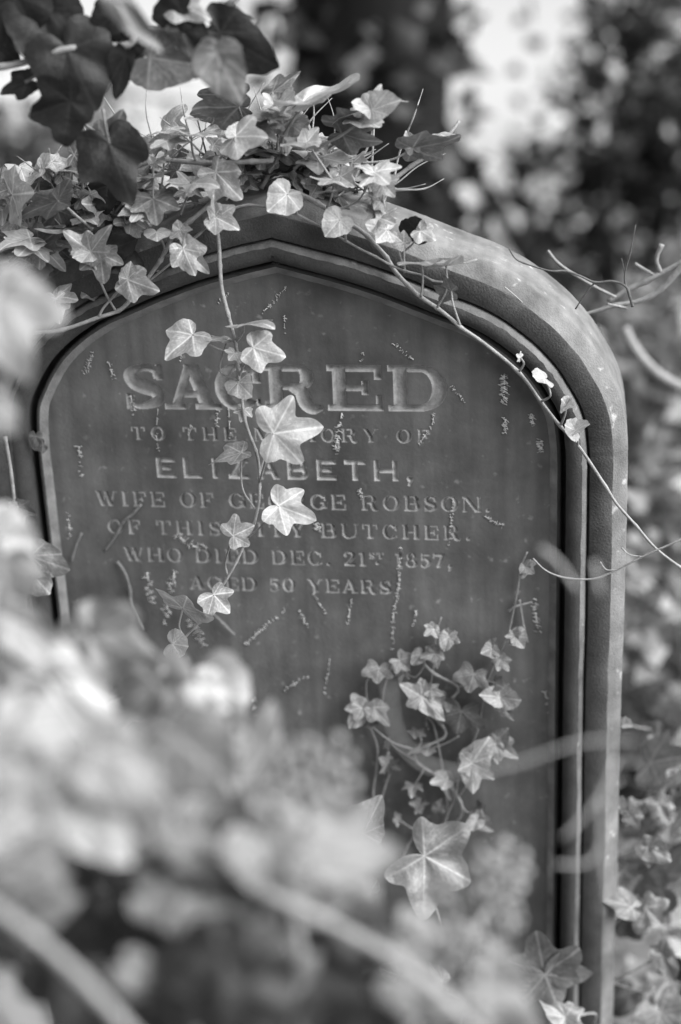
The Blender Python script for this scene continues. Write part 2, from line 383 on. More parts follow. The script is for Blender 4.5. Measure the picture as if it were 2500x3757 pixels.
for li, (txt, xa, xb, zb, cap, sty) in enumerate(LINES):
    T, hh, s, sh = STY[sty]
    mk = np.zeros((nZ*SS, nX*SS), bool)
    if sty == 'slab':
        for ch, x0, wm in (('S', -.257, .036), ('A', -.2205, .0515), ('C', -.1735, .0415), ('R', -.129, .053), ('E', -.072, .049), ('D', -.0176, .0512)):
            draw(mk, glyph(ch, wm/cap, T, hh, s, sh), x0, zb, cap)
    else:
        tot = sum(WD[c] for c in txt); gaps = len(txt)-1
        sc = 1.0 if sty == 'mod' else .98
        wid = (xb-xa)/cap; gap = (wid-tot*sc)/gaps
        if gap < .08: sc = (wid-.1*gaps)/tot; gap = .1
        x = xa
        for c in txt:
            if c != ' ': draw(mk, glyph(c, WD[c]*sc, T, hh, s, sh), x, zb, cap)
            x += (WD[c]*sc+gap)*cap
        if txt.startswith('WHO'):
            xs_ = -.040
            for c in 'ST': draw(mk, glyph(c, WD[c], T, hh*1.3, s, sh), xs_, zb+.0075, .0062); xs_ += .0068
            draw(mk, glyph('.', .3, T, hh, s, sh), -.0350, zb+.002, .0125)
    dd = np.zeros(mk.shape); e = mk; step = RES/SS
    mx, slope = (.0055, 3.6) if sty == 'slab' else ((.0036, 2.2) if sty == 'sans' else (.0032, 2.4))
    for it in range(12):
        if not e.any(): break
        dd[e] = min(mx, (it+1)*step*slope); e = erode(e)
    ds = dd.reshape(nZ, SS, nX, SS).mean((1, 3))
    if sty == 'mod': ds = ds*np.clip(WEAR, .2, 1)
    depth = np.maximum(depth, ds)
    line_id[ds > 1e-4] = li
# soften (weathering)
for _ in range(1):
    dp = np.pad(depth, 1, mode='edge'); depth = (4*depth + dp[:-2, 1:-1]+dp[2:, 1:-1]+dp[1:-1, :-2]+dp[1:-1, 2:])/8
gx = GX0 + (np.arange(nX)+.5)*RES; gz = GZ0 + (np.arange(nZ)+.5)*RES
gx[0] = GX0; gx[-1] = GX1; gz[0] = GZ0; gz[-1] = GZ1
XX, ZZ = np.meshgrid(gx-AX, gz+BASEZ)
VV = np.stack([XX, depth, ZZ], -1).reshape(-1, 3)
idx = np.arange(nZ*nX).reshape(nZ, nX)
FF = np.stack([idx[:-1, :-1], idx[:-1, 1:], idx[1:, 1:], idx[1:, :-1]], -1).reshape(-1, 4)
lid = np.maximum.reduce([line_id[:-1, :-1], line_id[:-1, 1:], line_id[1:, 1:], line_id[1:, :-1]]).reshape(-1)
def sub(nm, Fsel, material, parent):
    u, inv = np.unique(Fsel, return_inverse=True)
    return mesh(nm, VV[u], inv.reshape(Fsel.shape), material, parent)
# panel = coarse grid around the carved patch + uncarved part of the patch
cell = .006; x_l = GX0-cell*9; nxc = int(round((.150-x_l)/cell)); z_b = GZ0-cell*int((BASEZ-.25)/cell); nzc = int(round((.132-z_b)/cell))
edge = np.array([offset_pt(k, -.033) for k in range(len(outl))])
def inside(px, pz):
    x = px-AX; c = False
    P = np.vstack([edge + np.array([n*.005 for _, n in outl]), [(edge[-1][0], -5), (edge[0][0], -5)]])
    for k in range(len(P)):
        xa, ya = P[k-1]; xb, yb = P[k]
        if (ya > pz) != (yb > pz) and x < (xb-xa)*(pz-ya)/(yb-ya)+xa: c = not c
    return c
pv = []; pf = []; vid = {}
def gv(i, j):
    if (i, j) not in vid:
        vid[(i, j)] = len(pv); pv.append((x_l+i*cell-AX, 0, z_b+j*cell+BASEZ))
    return vid[(i, j)]
for i in range(nxc):
    for j in range(nzc):
        cx_, cz_ = x_l+(i+.5)*cell, z_b+(j+.5)*cell
        if GX0 < cx_ < GX1 and GZ0 < cz_ < GZ1: continue
        if inside(cx_, cz_): pf.append((gv(i, j), gv(i+1, j), gv(i+1, j+1), gv(i, j+1)))
Fu = FF[lid < 0]; u, inv = np.unique(Fu, return_inverse=True)
PV = np.vstack([np.array(pv), VV[u]]); PF = np.vstack([np.array(pf), inv.reshape(Fu.shape)+len(pv)])
panel = mesh('inscription_panel', PV, PF, M['panel'], HS)
words = ['SACRED', 'TO THE MEMORY OF', 'ELIZABETH', 'WIFE OF GEORGE ROBSON', 'OF THIS CITY BUTCHER', 'WHO DIED DEC 21ST', '1857', 'AGED 50 YEARS']
for li in range(len(LINES)):
    sel = FF[lid == li]
    if len(sel): sub('carved_lettering', sel, M['carved' if li in (0, 2) else 'carved2'], panel)['label'] = 'carved line reading ' + words[li]
# ================================================================ IVY
def mk_shape(ctrl):
    a = np.array([c[0] for c in ctrl], float); r = np.array([c[1] for c in ctrl], float)
    return a, r
SHAPES = {   # (angle from the tip in degrees, radius): lobes and the bays between them
    'ivy3':  ([(0, 1.0), (5, .96), (12, .86), (22, .70), (31, .60), (40, .64), (50, .74), (58, .78), (66, .72), (80, .60), (96, .54), (112, .53), (126, .47), (144, .34), (160, .20), (174, .07), (180, .03)], [0, 56, 118]),
    'ivy5':  ([(0, 1.0), (5, .95), (13, .82), (22, .64), (30, .55), (38, .62), (47, .78), (55, .84), (63, .76), (74, .58), (86, .50), (98, .56), (110, .60), (122, .55), (140, .40), (158, .22), (172, .08), (180, .03)], [0, 54, 112]),
    'heart': ([(0, 1.0), (8, .95), (25, .80), (45, .70), (65, .66), (90, .62), (115, .60), (140, .52), (158, .36), (172, .14), (180, .05)], [0, 38, 85]),
    'adult': ([(0, 1.0), (6, .90), (18, .74), (34, .60), (55, .50), (80, .44), (105, .38), (130, .28), (155, .14), (180, .02)], [0, 24, 62]),
    'palm':  ([(0, 1.0), (6, .97), (14, .88), (23, .76), (31, .70), (39, .74), (48, .90), (56, 1.02), (63, 1.06), (70, 1.0), (79, .84), (88, .70), (97, .63), (107, .66), (117, .74), (126, .76), (136, .68), (150, .42), (162, .20), (173, .07), (180, .03)], [0, 62, 122]),
    'wide':  ([(0, .86), (12, .76), (28, .62), (38, .58), (52, .80), (66, .96), (76, .80), (95, .58), (115, .56), (138, .42), (160, .2), (180, .03)], [0, 64, 115]),
}
LEAFMESH = {}
def leaf_mesh(shape, curl, mk, hi=True):
    key = (shape, curl, mk, hi)
    if key in LEAFMESH: return LEAFMESH[key]
    ctrl, lobes = SHAPES[shape]; rs = np.random.RandomState(hash(shape) % 7 + curl*13 if False else (sum(map(ord, shape))+curl*13) % 9999)
    a, r = mk_shape(ctrl); NA, NRi = (120, 12) if hi else (24, 3)
    th = np.linspace(-180, 180, NA, endpoint=False)
    asym = 1 + rs.uniform(-.14, .14, 3)
    r0_ = np.interp(np.abs(th), a, r)
    for _ in range(2 if hi else 0): r0_ = np.where(np.abs(th) < 4, r0_, (np.roll(r0_, 1)+2*r0_+np.roll(r0_, -1))/4)
    rr = r0_ * np.where(th > 0, asym[0], asym[1])**(np.clip(np.abs(th)/40, 0, 1))
    rr *= 1 + .025*np.sin(np.radians(th*7+rs.uniform(0, 360))) + .015*np.sin(np.radians(th*17+rs.uniform(0, 360)))
    V = [(0, 0, 0)]; vein = [1.0]; ss = np.linspace(0, 1, NRi+1)[1:]
    fold = [.10, .24, .03, .18][curl % 4]; droop = [.20, .10, -.14, .4][curl % 4]; wav = [.055, .05, .06, .05][curl % 4]; tw = rs.uniform(-.25, .25)
    ph = rs.uniform(0, 6.28, 4)
    dirs = [0.] + [s*l for l in lobes[1:] for s in (-1, 1)]
    for s in ss:
        for k in range(NA):
            t = math.radians(th[k]); R = rr[k]*s
            x, y = R*math.sin(t), R*math.cos(t)
            z = fold*(math.sqrt(x*x+.0025)-.05)*(1-.35*abs(x)) - droop*(x*x*.6+y*abs(y)*.7) + wav*R*math.sin(5*t+ph[0]) + .05*R*math.sin(8*x+ph[1])*math.sin(7*y+ph[2]) + tw*x*y
            vn = 0.
            for d in dirs:                                        # main veins and their side veins
                td = math.radians(d); u_ = x*math.sin(td)+y*math.cos(td); p_ = abs(x*math.cos(td)-y*math.sin(td))
                if u_ > 0 and p_ < .30:
                    wd = .030*(1-.65*s) + .007
                    vn = max(vn, 1-p_/wd)
                    q = (u_ - p_*.9)/.15; f = abs(q-round(q))*.15
                    if p_ < .24 and u_-p_*.9 > .08: vn = max(vn, .55*(1-f/.014))
            V.append((x, y, z)); vein.append(max(0., vn))
    F = [(0, 1+k, 1+(k+1) % NA) for k in range(NA)]
    for i in range(NRi-1):
        for k in range(NA):
            p = 1+i*NA+k; q = 1+i*NA+(k+1) % NA
            F.append((p, p+NA, q+NA, q))
    me = bpy.data.meshes.new('ivy_leaf_blade'); me.from_pydata(V, [], F)
    me.polygons.foreach_set('use_smooth', [True]*len(F)); me.materials.append(M[mk])
    at = me.attributes.new('vein', 'FLOAT', 'POINT'); at.data.foreach_set('value', vein)
    LEAFMESH[key] = me
    return me
UP = Vector((0, 0, 1)); CAMV = Vector(CAM)
def leaf_matrix(b, t, u, ws=1., roll=0.):
    y = (t-b); Ln = y.length; y.normalize()
    nh = (CAMV-b).normalized()*(1-abs(u)) + UP*u
    n = nh - y*nh.dot(y)
    if n.length < 1e-4: n = UP - y*UP.dot(y)
    n.normalize()
    if roll: n = Matrix.Rotation(rad(roll), 3, y) @ n
    x = y.cross(n)
    return Matrix(((x.x*Ln*ws, y.x*Ln, n.x*Ln, b.x), (x.y*Ln*ws, y.y*Ln, n.y*Ln, b.y), (x.z*Ln*ws, y.z*Ln, n.z*Ln, b.z), (0, 0, 0, 1)))
def add_leaf(parent, b, t, u, mk, shape='ivy3', curl=0, ws=1., roll=0., hi=True, name='leaf'):
    o = bpy.data.objects.new(name, leaf_mesh(shape, curl, mk, hi)); COL.objects.link(o)
    m = leaf_matrix(Vector(b), Vector(t), u, ws, roll)
    m.translation = Vector(b) - parent.location
    o.parent = parent; o.matrix_local = m
    return o
SH = ['ivy3', 'ivy5', 'wide', 'ivy3']
def vine(name, label, cat, stems, leaves, mats='stem', pet=.0009, group=None, base=None, shrink=1., tone=None):
    """stems: list of (points[(px,py,h)...], r0, r1).  leaves: bx,by,tx,ty,h,dh,u,mat[,shape,curl,ws,roll,(sx,sy,sh)]"""
    p0 = at_h(*stems[0][0][0]) if base is None else base
    root = empty(name, p0, label, cat, group)
    mb = MB()
    for P, r0, r1 in stems:
        n = len(P); mb.tube([at_h(*p) for p in P], [r0+(r1-r0)*i/(n-1) for i in range(n)], 7, 5, .28, .05)
    for k, lf in enumerate(leaves):
        bx, by, tx, ty, hh, dh, u, mk = lf[:8]; ex = lf[8:]
        shape = ex[0] if len(ex) > 0 and ex[0] else SH[k % 4]; curl = ex[1] if len(ex) > 1 else k % 4
        ws = ex[2] if len(ex) > 2 else 1.; roll = ex[3] if len(ex) > 3 else 0.
        b = at_h(bx, by, hh); t = at_h(tx, ty, hh+dh); t = b + (t-b)*shrink; mk = (tone or {}).get(mk, mk)
        add_leaf(root, b, t, u, mk, shape, (curl % 4) + 4*(k % 3), ws*(.5+.5*shrink), roll)
        if len(ex) > 4 and ex[4]:
            s = at_h(*ex[4]); mid = (s+b)/2 + Vector((0, 0, -.15*(s-b).length)) if len(ex) < 6 else at_h(*ex[5])
            mb.tube([s, mid, b], [pet*1.25, pet, pet*.9], 6, 6, 0, .04)
    st = mb.build('stem', M[mats], root, off=p0)
    return root

# ---- the vine hanging in front of the inscription (plumb, so it parts from the leaning stone)
hp = [(790, 795), (803, 890), (808, 975), (815, 1060), (837, 1150), (866, 1264), (872, 1341), (882, 1424), (898, 1532), (914, 1589), (939, 1653), (951, 1710), (953, 1786), (949, 1850), (933, 1920), (904, 1984), (869, 2060), (837, 2117), (806, 2168), (764, 2245), (716, 2302), (672, 2347), (621, 2417), (570, 2480), (513, 2550), (475, 2600), (400, 2690)]
def hh(y): return .03 + .105*max(0, min(1, (y-800)/1900))
vine('hanging_ivy_vine', 'long pale ivy vine hanging straight down in front of the inscription', 'ivy vine',
  [([(x, y, hh(y)) for x, y in hp], .0019, .0008)], [
  (707, 1228, 600, 1312, hh(1228), .02, .1, 'light', 'ivy3', 1, 1.0, 28, (852, 1298, hh(1290)), (780, 1270, hh(1280))),
  (895, 1190, 1005, 1172, .06, .02, .9, 'light', 'ivy3', 0, .9, 0, (868, 1255, hh(1250)), (893, 1220, .058)),
  (834, 1248, 748, 1250, .05, .01, .86, 'light', 'ivy3', 2, .9, 0, (870, 1392, hh(1390)), (808, 1360, .055)),
  (930, 1275, 1056, 1310, .075, -.002, .12, 'pale', 'ivy3', 0, 1.0, 0, (877, 1380, hh(1380)), (905, 1320, .065)),
  (862, 1294, 836, 1326, .065, .01, .2, 'pale', 'ivy5', 2, 1.2, 0, (868, 1290, hh(1290))),
  (874, 1402, 922, 1452, .065, .015, .1, 'pale', 'heart', 0, 1.0, 0, (884, 1430, hh(1430))),
  (898, 1502, 884, 1550, .065, .01, .1, 'light', 'ivy5', 0, 1.1, 0, (893, 1495, hh(1500))),
  (1004, 1590, 1190, 1566, .10, -.004, .0, 'pale', 'ivy5', 0, 1.02, 0, (953, 1770, hh(1770)), (975, 1690, .095)),
  (886, 1660, 760, 1700, .08, .01, .35, 'light', 'ivy3', 1, .95, 30, (936, 1866, hh(1860)), (890, 1790, .085)),
  (1022, 1856, 1174, 1914, .105, -.003, .05, 'pale', 'ivy5', 0, .96, 0, (910, 1972, hh(1970)), (965, 1925, .1)),
  (856, 1966, 938, 1926, .128, -.006, .1, 'light', 'ivy5', 1, 1.05, 0, (836, 2112, hh(2110)), (828, 2060, .1)),
  (785, 2182, 846, 2250, .12, -.003, .0, 'light', 'ivy5', 2, 1.1, 0, (764, 2245, hh(2240))),
  (672, 2232, 692, 2176, .12, .012, .2, 'pale', 'wide', 2, 1.3, 0, (680, 2342, hh(2340)), (658, 2300, .12)),
  (634, 2362, 704, 2374, .125, .01, .0, 'pale', 'heart', 2, 1.15, 0, (672, 2347, hh(2340))),
  (558, 2476, 536, 2570, .125, .01, .0, 'light', 'ivy3', 0, .9, 0, (565, 2485, hh(2480))),
  (398, 2585, 452, 2576, .125, .01, .75, 'light', 'wide', 0, 1.2, 0, (388, 2660, hh(2660))),
  (500, 2600, 560, 2640, .12, .03, .2, 'light', 'ivy5', 1, 1.1, 0),
  ], shrink=.97)
# ---- the vine running down the right shoulder
bp = [(1055, 700), (1100, 712), (1165, 745), (1220, 780), (1270, 812), (1315, 840), (1350, 867), (1380, 900), (1420, 945), (1450, 995), (1495, 1045), (1545, 1090), (1605, 1130), (1650, 1165), (1690, 1200), (1776, 1259), (1904, 1366), (1983, 1470), (2055, 1562), (2127, 1641), (2223, 1785), (2263, 1848), (2334, 1928), (2406, 2011), (2500, 2083), (2620, 2160)]
bh = [.024]*9 + [.026, .03, .032, .034, .035, .036, .036, .036, .036, .036, .036, .036, .038, .04, .04, .04, .04]
def bH(x): return float(np.interp(x, [p[0] for p in bp], bh))
vine('shoulder_ivy_vine', 'bare pale ivy stem running diagonally down the right shoulder of the headstone', 'ivy vine',
  [([(x, y, h) for (x, y), h in zip(bp, bh)], .0024, .0011)], [
  (1548, 962, 1592, 948, .04, .03, .8, 'light', 'ivy5', 0, 1.3, 0, (1545, 1090, .033), (1552, 1030, .036)),
  (1637, 975, 1695, 950, .04, .02, .9, 'pale', 'ivy5', 2, 1.3, 0, (1605, 1128, .035), (1640, 1060, .04)),
  (1656, 1068, 1570, 1052, .04, -.0, -.45, 'mid', 'wide', 0, .9, 0, (1690, 1198, .036), (1664, 1120, .04)),
  (1910, 1312, 1896, 1300, .045, .005, .2, 'pale', 'ivy5', 0, 1.2, 0, (1904, 1366, .036), (1922, 1335, .042)),
  (2000, 1388, 1955, 1376, .045, .012, .45, 'pale', 'heart', 0, 1.3, 0, (1985, 1474, .036), (2020, 1450, .045)),
  (2078, 1488, 2066, 1466, .045, .01, .2, 'light', 'heart', 0, 1.2, 0, (2058, 1560, .036), (2074, 1520, .042)),
  (2078, 1490, 2108, 1486, .045, .01, .3, 'pale', 'heart', 1, .9, 0),
  (2112, 1580, 2058, 1558, .045, .012, .2, 'pale', 'heart', 2, 1.0, 0, (2120, 1636, .036), (2122, 1610, .04)),
  (2112, 1580, 2166, 1552, .045, .012, .4, 'pale', 'heart', 1, .7, 0),
  (1420, 842, 1332, 820, .04, .01, .35, 'light', 'ivy5', 1, 1.1, 0, (1480, 985, .03), (1462, 920, .036)),
  (1482, 892, 1424, 842, .036, .0, .25, 'light', 'ivy3', 0, .9, 0, (1485, 1000, .03)),
  (1538, 850, 1446, 838, .034, -.01, -.3, 'dark', 'heart', 0, 1.0, 0, (1478, 925, .03), (1515, 895, .032)),
  (1542, 846, 1604, 882, .04, .01, .3, 'pale', 'ivy3', 0, 1.0, 0),
  (1546, 846, 1556, 800, .04, .0, .0, 'pale', 'heart', 0, .8, 0),
  (1372, 632, 1430, 668, .04, .02, .4, 'pale', 'ivy5', 0, 1.35, 0, (1218, 775, .028), (1315, 735, .03)),
  (1372, 632, 1298, 600, .04, .0, .6, 'light', 'ivy3', 1, .7, 0),
  (1404, 672, 1452, 722, .036, .01, .2, 'light', 'ivy3', 1, 1.1, 0, (1410, 780, .03)),
  (1400, 735, 1342, 706, .034, .01, .3, 'mid', 'ivy5', 1, 1.0, 0, (1410, 830, .03)),
  (1380, 786, 1340, 750, .034, .01, .3, 'mid', 'ivy5', 3, 1.1, 0),
  (1386, 800, 1450, 810, .036, .015, .4, 'light', 'ivy5', 0, 1.1, 0),
  (1228, 662, 1174, 666, .036, .025, .75, 'light', 'ivy5', 0, 1.2, 0, (1200, 760, .028)),
  (1250, 648, 1302, 682, .036, .01, .2, 'light', 'ivy3', 1, 1.1, 0, (1235, 690, .03)),
  (1196, 700, 1232, 712, .034, .02, .6, 'light', 'ivy5', 2, 1.1, 0),
  ], shrink=.92)
vine('thin_ivy_runner', 'thin ivy runner with two heart shaped leaves crossing the top band of the headstone', 'ivy vine',
  [([(800, 775, .03), (850, 765, .028), (910, 752, .027), (980, 759, .027), (1030, 770, .027), (1090, 787, .027), (1145, 815, .027), (1200, 842, .027), (1270, 884, .027), (1325, 915, .028), (1380, 942, .03), (1440, 975, .033), (1490, 995, .033), (1550, 1010, .034), (1590, 1030, .034), (1625, 1035, .034)], .0013, .0009)], [
  (1054, 712, 986, 772, .04, .012, .05, 'pale', 'heart', 0, 1.15, 0, (1090, 787, .028), (1085, 755, .034)),
  (1246, 806, 1194, 866, .04, .01, .1, 'pale', 'heart', 1, 1.1, 0, (1269, 883, .028), (1266, 840, .036)),
  ])
# ---- right-hand upright shoots
vine('arching_ivy_shoot', 'ivy shoot arching up right with pale pointed leaves before the dark trunk', 'ivy vine',
  [([(1080, 620, .0), (1135, 570, .005), (1190, 530, .01), (1250, 500, .015), (1310, 455, .02), (1367, 405, .025)], .0014, .0009),
   ([(1140, 590, -.01), (1210, 540, -.01), (1262, 500, 0), (1305, 462, .0)], .0016, .001)], [
  (1365, 403, 1400, 312, .025, .0, .1, 'pale', 'ivy3', 1, .75, 0),
  (1363, 402, 1293, 372, .025, .01, .35, 'pale', 'heart', 0, .8, 0),
  (1367, 404, 1469, 366, .027, .01, .15, 'pale', 'heart', 1, .75, 0),
  (1470, 372, 1504, 370, .02, .0, .8, 'mid', 'ivy3', 0, .5, 0),
  (1360, 398, 1216, 426, .01, .01, .75, 'light', 'ivy3', 0, .7, 0),
  (1320, 448, 1175, 466, .01, .0, -.55, 'mid', 'ivy3', 3, .75, 0, (1300, 462, .01)),
  (1322, 444, 1393, 452, .015, .02, .8, 'pale', 'heart', 0, .9, 0),
  (1255, 490, 1400, 540, .01, .0, -.35, 'mid', 'ivy3', 3, .7, 0),
  (1165, 582, 1296, 580, .0, .02, .7, 'light', 'ivy3', 0, .8, 0),
  (1126, 522, 1030, 524, .03, .02, .7, 'pale', 'ivy3', 0, .9, 0, (1232, 680, .03), (1180, 600, .03)),
  (1126, 522, 1170, 466, .03, -.01, .2, 'pale', 'ivy3', 1, .8, 0),
  (1030, 545, 1170, 575, -.01, .0, .3, 'mid', 'heart', 0, .7, 0),
  ])
vine('long_ivy_shoot', 'longest ivy shoot reaching far right with one grey leaf seen from below', 'ivy vine',
  [([(1380, 680, -.0), (1450, 652, -.01), (1510, 608, -.015), (1575, 565, -.02), (1620, 525, -.025), (1660, 480, -.03), (1685, 445, -.035)], .0022, .0012)], [
  (1514, 544, 1694, 512, -.01, .01, -.55, 'mid', 'ivy3', 0, .75, 0, (1325, 600, -.01), (1440, 585, -.01)),
  (1514, 540, 1490, 480, -.01, .0, -.15, 'light', 'heart', 1, .7, 0),
  (1590, 495, 1650, 488, -.02, .02, .8, 'pale', 'ivy5', 0, .9, 0),
  ])
vine('upright_ivy_shoots', 'cluster of upright ivy shoots carrying the brightest leaf above the stone top', 'ivy vine',
  [([(1010, 620, -.01), (1015, 570, -.01), (1020, 500, -.005), (1022, 440, 0), (1024, 402, .0)], .0014, .001),
   ([(1035, 560, .01), (1040, 505, .01), (1070, 450, .015), (1100, 400, .02), (1112, 372, .02)], .0013, .001),
   ([(1018, 420, 0), (1005, 372, 0), (1000, 340, .0)], .001, .0008),
   ([(1045, 560, -.02), (1065, 470, -.02), (1110, 410, -.02)], .0012, .001)], [
  (1112, 372, 1312, 328, .02, .05, .72, 'pale', 'ivy3', 2, .85, 0),
  (1112, 372, 1262, 286, .02, -.03, .62, 'pale', 'heart', 0, .5, 0),
  (1022, 400, 1082, 366, .005, .02, .35, 'pale', 'heart', 1, .9, 0),
  (1022, 400, 965, 378, .005, .02, .45, 'pale', 'ivy5', 1, .9, 0),
  (1000, 338, 1110, 258, .0, -.01, -.1, 'mid', 'ivy3', 1, .45, 0),
  (1055, 455, 1136, 424, .0, .0, .2, 'pale', 'ivy3', 0, .8, 0),
  (1060, 458, 1105, 480, .0, .02, .3, 'pale', 'heart', 0, 1.0, 0),
  (1015, 420, 878, 426, -.0, .03, .7, 'pale', 'ivy3', 0, .8, 0),
  (1040, 460, 1010, 440, .02, .0, .2, 'mid', 'ivy5', 1, 1.0, 0),
  (960, 470, 990, 490, .0, .03, .3, 'pale', 'heart', 0, 1.2, 0),
  ], shrink=.94)
# ---- mass over the top of the stone
vine('creeping_ivy_mat', 'dense mid grey ivy creeping along the top of the headstone around its apex', 'ivy vine',
  [([(500, 612, .02), (535, 597, .02), (600, 587, .02), (650, 590, .02), (750, 597, .022), (850, 597, .022), (925, 592, .022), (988, 590, .02), (996, 582, .015), (980, 570, .01), (940, 560, .0)], .0022, .0022),
   ([(880, 660, .02), (850, 700, .02), (830, 735, .02)], .001, .001),
   ([(960, 690, -.01), (985, 640, -.01), (1000, 560, -.01)], .002, .0018)], [
  (862, 502, 996, 496, .045, .02, .35, 'pale', 'ivy3', 0, 1.05, 0, (802, 592, .025), (840, 540, .04)),
  (866, 498, 905, 440, .045, -.02, .2, 'light', 'heart', 1, .8, 0),
  (612, 518, 622, 554, .045, .014, .3, 'pale', 'wide', 0, 1.5, 0),
  (707, 682, 600, 652, .04, .02, .45, 'light', 'ivy5', 0, .95, 0, (662, 790, .03), (680, 740, .035)),
  (710, 672, 808, 662, .045, .02, .55, 'pale', 'ivy3', 0, .9, 0),
  (792, 632, 908, 750, .035, .01, .2, 'light', 'ivy3', 0, .8, 0, (760, 610, .02)),
  (792, 797, 888, 846, .05, .01, .0, 'light', 'ivy3', 1, 1.0, -20, (730, 862, .03), (762, 828, .04)),
  (790, 792, 782, 704, .05, .0, .0, 'light', 'ivy3', 1, .55, 0),
  (562, 728, 578, 836, .05, .02, .0, 'mid', 'ivy5', 0, 1.35, 0, (562, 600, .03), (563, 660, .04)),
  (575, 850, 578, 884, .05, .014, .2, 'pale', 'heart', 0, 1.5, 0, (606, 930, .03), (600, 895, .04)),
  (660, 845, 678, 888, .045, .01, .0, 'light', 'ivy3', 1, 1.3, 0, (640, 880, .03)),
  (660, 843, 650, 800, .045, .0, .0, 'light', 'heart', 1, 1.1, 0),
  (672, 912, 725, 1028, .06, .01, .0, 'light', 'ivy3', 0, .95, 0, (610, 940, .035), (645, 925, .05)),
  (675, 908, 782, 1018, .058, .0, .0, 'light', 'ivy3', 1, .7, 0),
  (702, 496, 762, 478, .04, .03, .75, 'light', 'ivy5', 0, 1.1, 0, (718, 590, .022), (706, 550, .03)),
  (700, 496, 655, 480, .04, .02, .75, 'light', 'ivy5', 1, 1.1, 0),
  (562, 597, 602, 574, .04, .02, .45, 'light', 'ivy3', 0, 1.0, 0),
  (562, 597, 530, 556, .04, .0, .3, 'light', 'heart', 0, .8, 0),
  (600, 485, 690, 456, .01, .02, .8, 'pale', 'ivy3', 0, .9, 0),
  (620, 500, 560, 520, .01, .02, .75, 'pale', 'ivy3', 2, .8, 0),
  (526, 650, 600, 634, .03, .03, .8, 'pale', 'ivy3', 0, .9, 0),
  (877, 392, 684, 384, .01, .0, -.45, 'mid', 'ivy3', 2, .8, 0, (900, 440, .0)),
  (795, 410, 676, 425, .0, .0, -.2, 'mid', 'heart', 0, .75, 0, (765, 470, .0)),
  (870, 350, 690, 350, -.02, .0, -.2, 'mid', 'ivy3', 0, .6, 0),
  (960, 606, 1078, 622, .0, .0, -.3, 'dark', 'heart', 0, .6, 0),
  (880, 660, 960, 700, -.0, .0, .2, 'mid', 'ivy3', 1, .7, 0),
  (950, 545, 900, 560, .0, .03, .5, 'mid', 'ivy5', 1, 1.2, 0),
  (900, 640, 960, 640, .0, .03, .5, 'light', 'ivy5', 1, 1.0, 0),
  ], shrink=.86)
random.seed(11)
def tangle(name, label, n, box, hr, mats_, sz, stems_n, kk=.35):
    x0, y0, x1, y1 = box; root = None; mb = MB()
    if x1-x0 > y1-y0: RP = [(x0+(x1-x0)*i/9, y0+(y1-y0)*(.62+random.uniform(-.08, .08)), (hr[0]+hr[1])/2) for i in range(10)]
    else: RP = [(x0+(x1-x0)*(.5+random.uniform(-.15, .15)), y0+(y1-y0)*i/9, (hr[0]+hr[1])/2) for i in range(10)]
    RQ = smooth_path([at_h(*q) for q in RP], 5); PXS = smooth_path(RP, 5)
    p0 = Vector(RQ[0]); root = empty(name, p0, label, 'ivy vine'); mb.tube([Vector(q) for q in RQ[::3]], .0015, 6, 3, .25)
    def on_runner(px, py):
        k = min(range(len(PXS)), key=lambda i: (PXS[i][0]-px+random.uniform(-40, 40))**2 + (PXS[i][1]-py)**2); return Vector(RQ[k])
    for k in range(n):
        for _ in range(30):
            bx, by = random.uniform(x0, x1), random.uniform(y0, y1)
            if ((bx-(x0+x1)/2)/(x1-x0)*2)**2 + ((by-(y0+y1)/2)/(y1-y0)*2)**2 < 1: break
        a = random.uniform(-.4, 3.5); L_ = random.uniform(*sz); h0 = random.uniform(*hr)
        b = at_h(bx, by, h0); t = at_h(bx+L_*math.cos(a), by+L_*math.sin(a)*.7, h0+random.uniform(-.02, .035)*min(1, L_/70))
        add_leaf(root, b, t, random.uniform(.0, .85), random.choice(mats_), random.choice(['ivy3', 'ivy5', 'wide', 'heart']), random.randrange(12), random.uniform(.75, 1.05))
        s = on_runner(bx, by+30); mb.tube([s, (s+b)/2+Vector((random.uniform(-.008, .008), 0, random.uniform(-.008, .004))), b], [.0011, .0008, .0007], 5, 5)
    for _ in range(stems_n):
        s = Vector(random.choice(RQ)); d = random.choice((random.uniform(-.6, .6), random.uniform(2.5, 3.7), random.uniform(.8, 2.2))); L_ = random.uniform(.03, .085)
        P = [s]
        for i in range(3): P.append(P[-1] + Vector((L_/3*math.cos(d)+random.uniform(-.005, .005), random.uniform(-.012, .008), L_/3*abs(math.sin(d))+random.uniform(-.004, .007)))) 
        r_ = random.uniform(.0007, .0013); mb.tube(P, [r_, r_*.95, r_*.7, r_*.25], 6, 5, .2)
    mb.build('stem', M['stem'], root, off=p0)
tangle('ivy_tangle', 'tangled ivy leaves and stems behind the creeping mat on the stone top', 92, (520, 420, 1230, 760), (-.09, .01), ['mid', 'soft', 'light', 'light', 'pale'], (40, 90), 44)
tangle('ivy_thicket', 'small ivy leaves and stems massed right of the apex behind the shoulder vine', 44, (1040, 540, 1460, 800), (-.08, .0), ['pale', 'soft', 'light', 'light'], (40, 80), 20)
tangle('ivy_clump', 'shaded ivy clump over the left shoulder of the headstone', 84, (20, 680, 640, 1080), (-.07, .01), ['mid', 'soft', 'light', 'pale', 'pale'], (45, 105), 44)
tangle('ivy_spray', 'loose spray of ivy leaves standing above the left shoulder of the headstone', 58, (-20, 560, 560, 900), (-.01, .03), ['soft', 'light', 'pale', 'pale'], (40, 95), 30)
